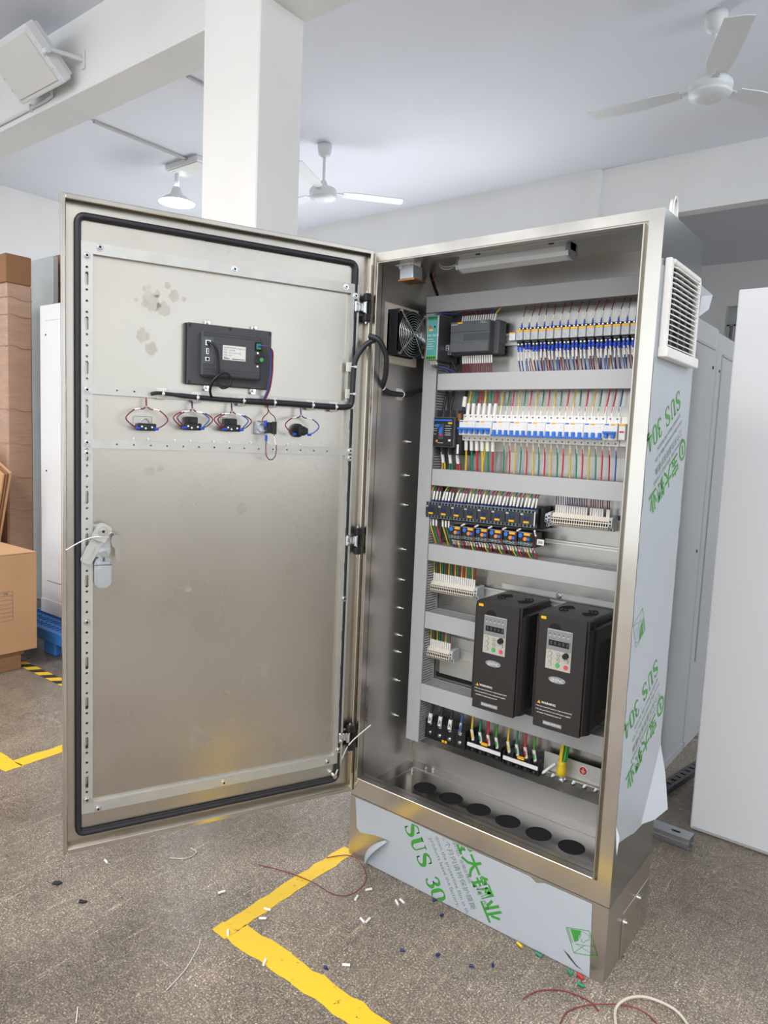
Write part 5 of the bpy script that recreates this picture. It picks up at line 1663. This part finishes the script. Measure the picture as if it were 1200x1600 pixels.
MB().box(0.32, 0.70, YP - 0.003, YP, 0.845, 0.86).build('drive_bracket', 'zinc', mp)
obj('bolt', MB().cyl((0, 0, 0), (0, -0.005, 0), 0.006, seg=6).cyl((0, 0, 0), (0, -0.0015, 0), 0.009, seg=14).me('bolt', 'chrome'), mp, (0.502, YP - 0.003, 0.852))

# ------------------------------------------------------------------ power terminals at the bottom
def power_block(label, x, z, w, h, n, strip_):
    t = thing('terminal_block', label, 'terminal block', (x, 0.230, z))
    d = YP - 0.230
    b = MB()
    if strip_:
        b.box(0, w, 0.012, d, 0, h * 0.75, bev=0.001)
        for k in range(n + 1):
            xx = 0.004 + (w - 0.008) * k / n
            b.box(xx - 0.0018, xx + 0.0018, 0.001, 0.03, 0.0, h, bev=0.0006)
        b.box(0, w, 0.002, 0.014, 0.0, 0.004)
    else:
        b.box(0, w, 0.0, d, 0, h * 0.93, bev=0.0015)
        for k in range(n + 1):
            xx = 0.0015 + (w - 0.003) * k / n
            b.box(xx - 0.0012, xx + 0.0012, -0.002, 0.02, 0.0, h, bev=0.0006)
    b.build('body', 'black', t)
    rr = 0.0045 if strip_ else 0.0065
    sm_ = MB().cyl((0, -0.003, 0), (0, 0.001, 0), rr, seg=12).cyl((0, -0.006, 0), (0, -0.003, 0), rr * 0.6, seg=8).me('terminal_screw', 'dkmetal' if strip_ else 'chrome')
    for k in range(n):
        x_ = (0.004 + (w - 0.008) * (k + 0.5) / n) if strip_ else (w * (k + 0.5) / n)
        for z_ in ((h * 0.12, h * 0.9) if strip_ else (h * 0.33, h * 0.80)):
            obj('terminal_screw', sm_, t, (x_, 0.010 if strip_ else 0.0, z_))
    if strip_:
        MB().box(0.003, w - 0.003, -0.002, 0.003, h * 0.42, h * 0.68, bev=0.0008).build('marking_strip', 'white', t)
        MB().box(w * 0.42, w * 0.60, -0.002, 0.003, h * 0.80, h * 1.0, bev=0.0006).build('yellow_tag', 'yellow', t)
    else:
        MB().box(w * 0.43, w * 0.56, -0.0014, 0.0, 0.002, 0.010, bev=0.0006).build('yellow_tag', 'yellow', t)
    return t
power_block('large black four-pole supply terminal block at bottom left of the plate', 0.107, 0.334, 0.148, 0.062, 4, False)
power_block('middle black terminal block with white marking strip', 0.2595, 0.337, 0.120, 0.042, 4, True)
power_block('right black terminal block with white marking strip, beside the earth bar', 0.3825, 0.333, 0.1175, 0.042, 4, True)
BC = [('kwire', 'first black'), ('kwire', 'second black'), ('kwire', 'third black'), ('bwire', 'blue')]
for k in range(4):
    x = 0.107 + 0.148 * (k + 0.5) / 4
    r = 0.0046 if k < 3 else 0.003
    wire(BC[k][1] + ' supply cable into the large four-pole terminal block', [(x, 0.224, 0.386), (x + 0.002, 0.222, 0.402), (x + 0.002, 0.230, 0.43), (x + 0.001, YW, 0.47)], r, BC[k][0], ((x + 0.0005, 0.2235, 0.389), (x + 0.002, 0.226, 0.419)), None, None, 0.0066 if k < 3 else 0.0036)
for q, (x0, nm) in enumerate(((0.2595, 'middle'), (0.3825, 'right'))):
    for k in range(4):
        x = x0 + 0.004 + 0.1115 * (k + 0.5) / 4
        c = (('ywire', 'yellow'), ('gwire', 'green'), ('bred', 'red'), ('ggwire', 'light green'))[k]
        wire(c[1] + ' wire with white sleeve into the ' + nm + ' marked terminal block', [(x, 0.238, 0.372), (x - 0.003, 0.234, 0.388), (x - 0.006, 0.238, 0.42), (x - 0.006, YW, 0.47)], 0.0034, c[0], ((x, 0.238, 0.373), (x - 0.0055, 0.2355, 0.405)), None, None, 0.0048)
# earth bar
t = thing('earth_bar', 'metal earth bar with screws on a shiny bracket at lower right', 'earth bar', (0.500, 0.250, 0.330))
MB().box(0, 0.24, 0.012, 0.015, 0.0, 0.070).box(0, 0.24, 0.012, YP - 0.250, 0.0, 0.002).build('bracket', 'zinc', t)
MB().box(0, 0.22, 0.0, 0.006, 0.004, 0.017, bev=0.0008).build('bar', 'steel', t)
sme = MB().cyl((0, -0.001, 0), (0, 0.001, 0), 0.0078, seg=14).cyl((0, -0.007, 0), (0, -0.001, 0), 0.0055, seg=6).cyl((0, -0.012, 0), (0, -0.007, 0), 0.003, seg=8).me('bar_screw', 'chrome')
for x in (0.006, 0.034, 0.067, 0.096, 0.128, 0.160, 0.195):
    obj('bar_screw', sme, t, (x, 0.0, 0.0105))
MB().tube([(0.006, -0.004, 0.012), (0.022, 0.004, 0.030), (0.036, 0.010, 0.044)], 0.0042, 7).build('white_lug', 'white', t)
b = MB()
b.cyl((0.118, 0.0095, 0.050), (0.118, 0.0118, 0.050), 0.0125, seg=24, m=0)
b.cyl((0.118, 0.0090, 0.050), (0.118, 0.0096, 0.050), 0.0108, seg=24, m=1)
b.box(0.1172, 0.1188, 0.0086, 0.0091, 0.050, 0.057, 0)
for k, L in enumerate((0.0065, 0.0042, 0.002)):
    b.box(0.118 - L, 0.118 + L, 0.0086, 0.0091, 0.0492 - 0.003 * k, 0.0502 - 0.003 * k, 0)
b.build('earth_symbol', ['white', 'red'], t)
t = thing('earth_cable', 'thick bundle of yellow and green earth wires with yellow boot', 'cable', (0.5665, 0.247, 0.3405))
for k, (dx, dy, mt) in enumerate(((-0.007, 0, 'ywire'), (-0.002, -0.004, 'ywire'), (0.003, 0.002, 'ggwire'), (0.007, -0.002, 'ggwire'), (0.010, 0.003, 'gwire'), (-0.004, 0.005, 'ggwire'))):
    MB().tube(smooth([(dx * 0.6, -0.014 + dy, 0.045), (dx, -0.012 + dy, 0.07), (dx * 1.1, -0.004 + dy, 0.10), (dx, 0.0, 0.13)], 4), 0.0034, 6).build('strand', mt, t)
MB().lathe([(0.0, 0.016), (0.008, 0.017), (0.0145, 0.024), (0.0135, 0.038), (0.0105, 0.052), (0.012, 0.060), (0.0, 0.060)], (0, -0.014, 0), 16).build('boot', 'ywire', t)
MB().box(-0.008, 0.008, -0.016, -0.010, -0.008, 0.018, bev=0.002).cyl((0, -0.022, 0), (0, -0.009, 0), 0.0085, seg=6).build('lug', 'chrome', t)

# ------------------------------------------------------------------ top of the cabinet: lamp, limit switch, fan, vent
t = thing('cabinet_lamp', 'long white tube lamp under the top of the cabinet', 'lamp', (0.225, 0.085, 1.735))
MB().box(0, 0.325, 0.006, 0.05, 0.016, 0.050, bev=0.006).build('housing', 'fan', t)
MB().prism([(0.004, 0.006), (0.0, 0.016), (0.002, 0.030), (0.012, 0.036), (0.050, 0.036), (0.056, 0.022), (0.052, 0.006), (0.030, 0.0)], 'x', 0.006, 0.319).build('diffuser', 'tube', t)
for x in (0, 0.318):
    MB().prism([(0.002, 0.005), (-0.002, 0.016), (0.0, 0.034), (0.010, 0.040), (0.052, 0.040), (0.058, 0.022), (0.054, 0.005), (0.030, -0.002)], 'x', x, x + 0.007).build('end_cap', 'lock', t)
for x in (0.06, 0.27):
    MB().box(x, x + 0.012, 0.0, 0.056, 0.037, 0.053, bev=0.001).build('clip', 'dkmetal', t)
for k in (0, 1):
    wire(('upper' if k == 0 else 'lower') + ' thin white wire from the tube lamp to the cabinet corner', [(0.225, 0.11, 1.765), (0.19, 0.11, 1.757 - 0.006 * k), (0.155, 0.12, 1.765 - 0.006 * k), (0.13, 0.14, 1.783)], 0.0014, 'wirewhite')
t = thing('limit_switch', 'door switch with white cap and copper-coloured base under the top', 'switch', (0.062, 0.040, 1.705))
MB().box(-0.006, 0.056, -0.010, 0.035, 0.052, 0.074, bev=0.003).build('white_cap', 'white', t)
b = MB()
b.box(0.008, 0.054, -0.002, 0.045, 0.014, 0.052, bev=0.002)
b.cyl((0.014, -0.006, 0.046), (0.014, 0.0, 0.046), 0.006, seg=12)
b.cyl((0.044, -0.006, 0.050), (0.044, 0.0, 0.050), 0.004, seg=8)
b.build('switch_body', 'lock', t)
MB().box(0.006, 0.062, -0.004, 0.05, 0.010, 0.014).build('copper_base', 'copper', t)
MB().box(0.004, 0.05, 0.0, 0.03, 0.074, TOP - 0.0025 - 1.705).build('mount', 'zinc', t)
wire('black cable dropping from the cabinet top behind the door switch', [(0.012, 0.275, 1.786), (0.020, 0.272, 1.77), (0.035, 0.268, 1.74), (0.050, 0.262, 1.715), (0.052, 0.25, 1.69)], 0.005, 'kwire')
wire('short red wire beside the black cable at the cabinet top', [(0.03, 0.272, 1.786), (0.028, 0.270, 1.775), (0.024, 0.268, 1.765)], 0.0018, 'red')

t = thing('filter_fan', 'black axial fan with chrome wire guard on the left inner wall', 'fan', (0.0025, 0.130, 1.500))
MB().box(0, 0.010, -0.085, 0.092, -0.004, 0.168, bev=0.003).build('filter_frame', 'cream', t)
b = MB()
ring_o = rrect(-0.064, 0.064, 0.017, 0.147, 0.012)
b.mesh(plate_me(ring_o, [circ(0, 0.082, 0.058, 32)], 0.006), T=basis((0.0505, 0, 0), (0, 1, 0), (0, 0, 1)))
b.mesh(plate_me(ring_o, [circ(0, 0.082, 0.058, 32)], 0.006), T=basis((0.0135, 0, 0), (0, 1, 0), (0, 0, 1)))
b.lathe([(0.058, -0.020), (0.061, -0.020), (0.061, 0.020), (0.058, 0.020)], (0, 0, 0), 32, T=basis((0.032, 0, 0.082), (0, 1, 0), (0, 0, 1)))
b.box(0.01, 0.0535, -0.064, -0.058, 0.017, 0.147, bev=0.001)
b.build('fan_frame', 'black', t)
b = MB()
b.cyl((0.02, 0, 0.082), (0.046, 0, 0.082), 0.022, seg=24)
for k in range(7):
    a = 2 * math.pi * k / 7
    T = basis((0.032, 0, 0.082), (0, math.cos(a), math.sin(a)), (0.6, -0.8 * math.sin(a), 0.8 * math.cos(a)))
    b.box(0.020, 0.055, -0.014, 0.014, -0.001, 0.001, T=T)
b.build('rotor', 'black', t)
b = MB()
for r in (0.008, 0.016, 0.023, 0.030, 0.037, 0.044, 0.051, 0.058, 0.065):
    n = 30
    b.tube([(0.0565 + 0.006 * (1 - (r / 0.065) ** 2), r * math.cos(2 * math.pi * k / n), 0.082 + r * math.sin(2 * math.pi * k / n)) for k in range(n)], 0.0012, 5, closed=True)
for s in (-1, 1):
    b.tube([(0.0555, -0.062, 0.082 - s * 0.062), (0.0565, -0.045, 0.082 - s * 0.045), (0.0640, 0, 0.082), (0.0565, 0.045, 0.082 + s * 0.045), (0.0555, 0.062, 0.082 + s * 0.062)], 0.0012, 5)
    b.tube([(0.0555, -0.056, 0.082 - s * 0.062), (0.0565, -0.042, 0.082 - s * 0.047), (0.0640, 0, 0.082), (0.0565, 0.042, 0.082 + s * 0.047), (0.0555, 0.056, 0.082 + s * 0.062)], 0.0012, 5)
for y in (-0.06, 0.06):
    for z in (0.022, 0.142):
        b.cyl((0.053, y, z), (0.060, y, z), 0.0042, seg=10)
b.build('wire_guard', 'chrome', t)

# louvred vent on the outside
t = thing('louver_vent', 'white plastic louvred vent cover on the right outer side', 'vent', (W + 0.001, 0.145, 1.478))
b = MB()
b.box(0.0, 0.016, -0.124, -0.106, 0.0, 0.212, bev=0.003)
b.box(0.0, 0.014, 0.104, 0.124, 0.0, 0.212, bev=0.003)
b.box(0.0, 0.018, -0.106, 0.104, 0.202, 0.212, bev=0.002)
b.box(0.0, 0.022, -0.1245, 0.1245, -0.0005, 0.022, bev=0.002)
b.build('vent_frame', 'white', t)
MB().box(0.0002, 0.002, -0.106, 0.104, 0.022, 0.202).build('filter_mat', 'dkmetal', t)
sl = MB()
sl.add([(0.003, -0.106, 0.0092), (0.003, 0.104, 0.0092), (0.022, 0.094, 0.0012), (0.022, -0.096, 0.0012), (0.003, -0.106, 0.0076), (0.003, 0.104, 0.0076), (0.0215, 0.094, -0.0012), (0.0215, -0.096, -0.0012)],
       [(0, 1, 2, 3), (4, 5, 6, 7), (0, 1, 5, 4), (1, 2, 6, 5), (2, 3, 7, 6), (3, 0, 4, 7)])
sl_me = sl.me('slat', 'white')
for k in range(16):
    obj('slat', sl_me, t, (0, 0, 0.0245 + 0.0112 * k))
for y in (-0.052, 0.0, 0.05):
    MB().box(0.002, 0.006, y - 0.002, y + 0.002, 0.022, 0.202).build('rib', 'greyp', t)

# ------------------------------------------------------------------ protective film with printing
GR = {}
def ribbon(pts, ws, o, r, u, b, m=0, n=8):
    # variable-width pen stroke in the plane (r, u) at o
    P = smooth([(x, y, 0) for x, y in pts], n)
    Wd = []
    for i in range(len(ws) - 1):
        Wd += [ws[i] + (ws[i + 1] - ws[i]) * k / n for k in range(n)]
    Wd.append(ws[-1])
    L, R_ = [], []
    for i, p in enumerate(P):
        d = (P[min(i + 1, len(P) - 1)] - P[max(i - 1, 0)]).normalized()
        nn = Vector((-d.y, d.x, 0)) * (Wd[i] / 2)
        L.append(p + nn)
        R_.append(p - nn)
    k = len(P)
    V = L + R_
    b.add(V, [(i, i + 1, k + i + 1, k + i) for i in range(k - 1)], m, False, basis(o, r, u))
def serif_text(b, s, h, o, r, u, adv=0.95, m=0):
    # bold high-contrast serif figures drawn with strokes, height h
    G = {
        'S': [([(.62, .78), (.60, .93), (.38, 1.0), (.14, .90), (.12, .70), (.36, .54), (.60, .38), (.62, .16), (.40, .0), (.14, .05), (.10, .24)], [.03, .06, .06, .12, .17, .20, .20, .14, .06, .06, .03]), ([(.63, .72), (.63, 1.0)], [.04, .04]), ([(.09, .0), (.09, .28)], [.04, .04])],
        'U': [([(.18, 1.0), (.18, .5), (.20, .16), (.42, .02), (.64, .16), (.66, .5), (.66, 1.0)], [.18, .18, .17, .09, .06, .05, .05]), ([(.02, .98), (.34, .98)], [.05, .05]), ([(.52, .98), (.80, .98)], [.05, .05])],
        '3': [([(.12, .80), (.28, .98), (.52, .92), (.54, .70), (.40, .55), (.30, .53)], [.10, .06, .12, .16, .08, .05]), ([(.30, .54), (.50, .48), (.60, .26), (.46, .04), (.24, .02), (.10, .18)], [.05, .10, .18, .10, .06, .11])],
        '0': [([(.36, 1.0), (.14, .86), (.10, .5), (.14, .14), (.36, .0)], [.04, .13, .17, .13, .04]), ([(.36, 1.0), (.58, .86), (.62, .5), (.58, .14), (.36, .0)], [.04, .13, .17, .13, .04])],
        '4': [([(.48, 1.0), (.48, .5), (.48, .0)], [.17, .17, .17]), ([(.46, .98), (.26, .62), (.06, .28)], [.05, .05, .05]), ([(.04, .27), (.40, .27), (.72, .27)], [.07, .07, .07]), ([(.32, .02), (.64, .02)], [.05, .05])],
    }
    x = 0.0
    R3, U3 = Vector(r).normalized(), Vector(u).normalized()
    for ch in s:
        if ch == ' ':
            x += h * 0.45
            continue
        for pts, ws in G[ch]:
            ribbon([(px * h, (py - 0.5) * h) for px, py in pts], [(w_ * 1.25 + 0.015) * h for w_ in ws], Vector(o) + R3 * x, r, u, b, m)
        x += h * (0.95 if ch == 'U' else 0.86 if ch == 'S' else 0.76) * adv

# side film
OUT = W + 0.0008
left_edge = [(-0.0012, z) for z in (1.672, 1.5)] + [(0.004 + RND.uniform(-0.003, 0.004), 1.46 - 0.03 * k) for k in range(36)] + [(0.003, 0.37)]
low_edge = [(0.010, 0.338), (0.03, 0.345), (0.07, 0.338), (0.10, 0.332), (0.14, 0.322), (0.20, 0.318), (0.28, 0.312), (0.309, 0.308)]
right_edge = [(0.308 + RND.uniform(-0.004, 0.002), 0.50 + 0.03 * k) for k in range(38)] + [(0.309, 1.66), (0.30, 1.690)]
poly = list(reversed(left_edge))
outline = left_edge + low_edge + right_edge
t = thing('protective_film', 'blue-grey protective film with green print on the right side of cabinet', 'protective film', (W, 0.0, 0.30))
b = MB(Matrix.Translation((-W, 0, -0.30)))
b.prism(outline, 'x', W + 0.0003, OUT)
b.build('film_sheet', 'film', t)
b = MB(Matrix.Translation((-W, 0, -0.30)))
V = [(OUT, 0.195, 0.322), (OUT + 0.0005, 0.307, 0.50), (OUT + 0.016, 0.318, 0.42), (OUT + 0.030, 0.318, 0.325), (OUT + 0.014, 0.262, 0.312), (OUT + 0.010, 0.275, 0.40)]
b.add(V, [(0, 5, 4), (0, 1, 5), (5, 1, 2), (5, 2, 3), (5, 3, 4)], 0, True)
b.build('film_flap', 'film_white', t, recalc=False)
b = MB(Matrix.Translation((-W, 0, -0.30)))
b.add([(OUT, 0.27, 1.69), (OUT + 0.004, 0.312, 1.66), (OUT + 0.025, 0.335, 1.665), (OUT + 0.02, 0.33, 1.63), (OUT + 0.003, 0.311, 1.61)], [(0, 1, 2), (1, 3, 2), (1, 4, 3)], 0)
b.build('film_curl', 'film_white', t, recalc=False)
b = MB(Matrix.Translation((-W, 0, -0.30)))
b.add([(OUT, 0.0, 0.40), (OUT + 0.012, -0.006, 0.38), (OUT + 0.010, -0.010, 0.335), (OUT + 0.001, 0.012, 0.338)], [(0, 1, 2, 3)], 0)
b.build('film_curl', 'film_white', t, recalc=False)
R3, U3 = Vector((0, -0.875, -0.483)), Vector((0, 0.483, -0.875))
def film_print(parent, offs, org, sz, r, u, n, lim=None):
    def at(dx, dy):
        return org + r * dx + u * dy + n * 0.0004
    b = MB(Matrix.Translation(offs))
    serif_text(b, 'SUS 304' if lim is None else lim, sz, at(0, 0), r, u, 1.04 if lim is None else 1.0)
    first = b.build('steel_grade_lettering', 'green', parent, recalc=False)
    b = MB(Matrix.Translation(offs))
    b.mesh(text_me('宝大钢业', sz * 1.27, 'LEFT', 0.0014), T=basis(at(sz * 1.10, sz * 3.22) if lim is None else at(sz * 1.15, sz * 3.28), r, u))
    if lim is None:
        b.lathe([(sz * 0.44, 0), (sz * 0.62, 0)], (0, 0, 0), 28, T=basis(at(sz * 0.25, sz * 3.1), r, u))
        b.box(-sz * 0.1, sz * 0.1, -sz * 0.3, sz * 0.3, 0, 0.0001, T=basis(at(sz * 0.25, sz * 3.1), r, u))
    return b, at, first
for zt in (0.0, -0.665):
    org = Vector((OUT, 0.220, 1.402 + zt))
    b, at, o = film_print(t, (-W, 0, -0.30), org, 0.044, R3, U3, Vector((1, 0, 0)))
    clip(o, (0, 0.004, 0), (0, -1, 0))
    clip(b.build('green_lettering', 'green', t, recalc=False), (0, 0.304, 0), (0, 1, 0))
    b = MB(Matrix.Translation((-W, 0, -0.30)))
    for dy, s, sz, dx in ((0.042, 'products leave the factory,', 0.0165, -0.01), (0.062, 'down the protective film in the', 0.0165, -0.02), (0.086, '三个月内请将保护膜撕', 0.021, -0.015), (0.108, "BAOSHAN&STEEL' 造钢业精品 立行业典范", 0.0125, -0.02)):
        b.mesh(text_me(s, sz), T=basis(at(dx + 0.02, dy), R3, U3))
    clip(clip(b.build('small_lettering', 'greyprint', t, recalc=False), (0, 0.304, 0), (0, 1, 0)), (0, 0.006, 0), (0, -1, 0))
def peel_icon(b, at, s):
    def seg(p, q, w=0.0016, m=0):
        ribbon([p, q], [w, w], at[0], at[1], at[2], b, m, 1)
    q = [(0, 0), (1.0, 0.15), (1.0, -1.1), (0.25, -1.1)]
    q = [(x * s, y * s) for x, y in ((0.0, 0.0), (1.0, 0.0), (1.0, -1.0), (0.0, -1.0))]
    for i in range(4):
        seg(q[i], q[(i + 1) % 4])
    b.add([(0.18 * s, -0.04 * s, 0), (0.62 * s, -0.04 * s, 0), (0.55 * s, -0.22 * s, 0), (0.44 * s, -0.30 * s, 0), (0.40 * s, -0.46 * s, 0), (0.18 * s, -0.56 * s, 0)], [(0, 1, 2, 3, 4, 5)], 0, False, basis(*at))
    for k in range(3):
        seg((0.04 * s + 0.035 * s * k, -0.03 * s), (0.04 * s + 0.035 * s * k, -0.6 * s), 0.0008)
    hand = [(0.62, -0.06), (0.80, -0.10), (0.95, -0.2), (0.9, -0.36), (0.72, -0.42), (0.62, -0.52), (0.5, -0.5), (0.56, -0.4), (0.46, -0.34), (0.58, -0.24), (0.62, -0.06)]
    for i in range(len(hand) - 1):
        seg((hand[i][0] * s, hand[i][1] * s), (hand[i + 1][0] * s, hand[i + 1][1] * s), 0.0011)
    seg((0.2 * s, -0.62 * s), (0.98 * s, -0.62 * s), 0.0011)
    seg((0.2 * s, -0.62 * s), (0.98 * s, -0.98 * s), 0.0011)
    seg((0.02 * s, -0.98 * s), (0.6 * s, -0.62 * s), 0.0011)
b = MB(Matrix.Translation((-W, 0, -0.30)))
peel_icon(b, (Vector((OUT + 0.0004, 0.096, 0.850)), R3, U3), 0.066)
b.build('peel_icon', 'green', t, recalc=False)

# plinth film
t = thing('protective_film', 'blue-grey protective film with green print and torn corner on the plinth front', 'protective film', (0.0, 0.0, 0.0))
b = MB()
outl = [(0.020, 0.1905), (0.20, 0.1915), (0.45, 0.189), (0.60, 0.188), (0.618, 0.178), (0.64, 0.188), (0.763, 0.1885), (0.766, 0.10), (0.770, 0.002), (0.075, 0.002), (0.086, 0.045), (0.110, 0.075), (0.158, 0.104), (0.10, 0.101), (0.06, 0.090), (0.045, 0.088), (0.030, 0.098), (0.026, 0.14)]
b.prism([(x, z) for x, z in outl], 'y', -0.0018, -0.0012)
b.build('film_sheet', 'film', t)
b = MB()
nU, nV = 6, 6
V = []
for i in range(nU + 1):
    p = Vector((0.078, 0, 0.002)).lerp(Vector((0.155, 0, 0.102)), i / nU)
    for j in range(nV + 1):
        a = math.pi * 0.9 * j / nV
        wd = 0.03 * math.sin(math.pi * (0.12 + 0.75 * i / nU))
        V.append((p.x - wd * math.sin(a) * 0.9, -0.002 - 0.012 * (1 - math.cos(a)) * (wd / 0.03), p.z + wd * math.sin(a) * 0.35))
F = [(i * (nV + 1) + j, i * (nV + 1) + j + 1, (i + 1) * (nV + 1) + j + 1, (i + 1) * (nV + 1) + j) for i in range(nU) for j in range(nV)]
b.add(V, F, 0, True)
b.build('film_curl', 'film', t, recalc=False)
b = MB()
b.prism([(0.700, 0.040), (0.715, 0.034), (0.735, 0.018), (0.752, 0.012), (0.735, 0.014), (0.715, 0.027)], 'y', -0.0022, -0.0018)
b.build('film_tear', 'dkmetal', t)
Rp, Up = Vector((0.539, 0, -0.842)), Vector((0.842, 0, 0.539))
org = Vector((0.224, -0.0018, 0.184))
b, at, o = film_print(t, (0, 0, 0), org, 0.047, Rp, Up, Vector((0, -1, 0)), 'SUS 30')
clip(clip(o, (0, 0, 0.1875), (0, 0, 1)), (0, 0, 0.003), (0, 0, -1))
clip(clip(b.build('green_lettering', 'green', t, recalc=False), (0, 0, 0.1875), (0, 0, 1)), (0, 0, 0.003), (0, 0, -1))
b = MB()
for dx, dy, s, sz in ((0.050, 0.054, 'products leave the factory,', 0.0175), (0.050, 0.076, 'down the protective film in th', 0.0172), (0.048, 0.101, '三个月内请将保护膜撕', 0.0205), (0.066, 0.126, "N&STEEL' 造钢业精品", 0.0128), (0.196, 0.146, '立行业典范', 0.0125)):
    b.mesh(text_me(s, sz), T=basis(at(dx, dy), Rp, Up))
clip(clip(b.build('small_lettering', 'greyprint', t, recalc=False), (0, 0, 0.1875), (0, 0, 1)), (0, 0, 0.003), (0, 0, -1))
b = MB()
peel_icon(b, (Vector((0.703, -0.0022, 0.100)), Vector((0.93, 0, 0.30)), Vector((-0.38, 0, 0.85))), 0.060)
b.build('peel_icon', 'green', t, recalc=False)
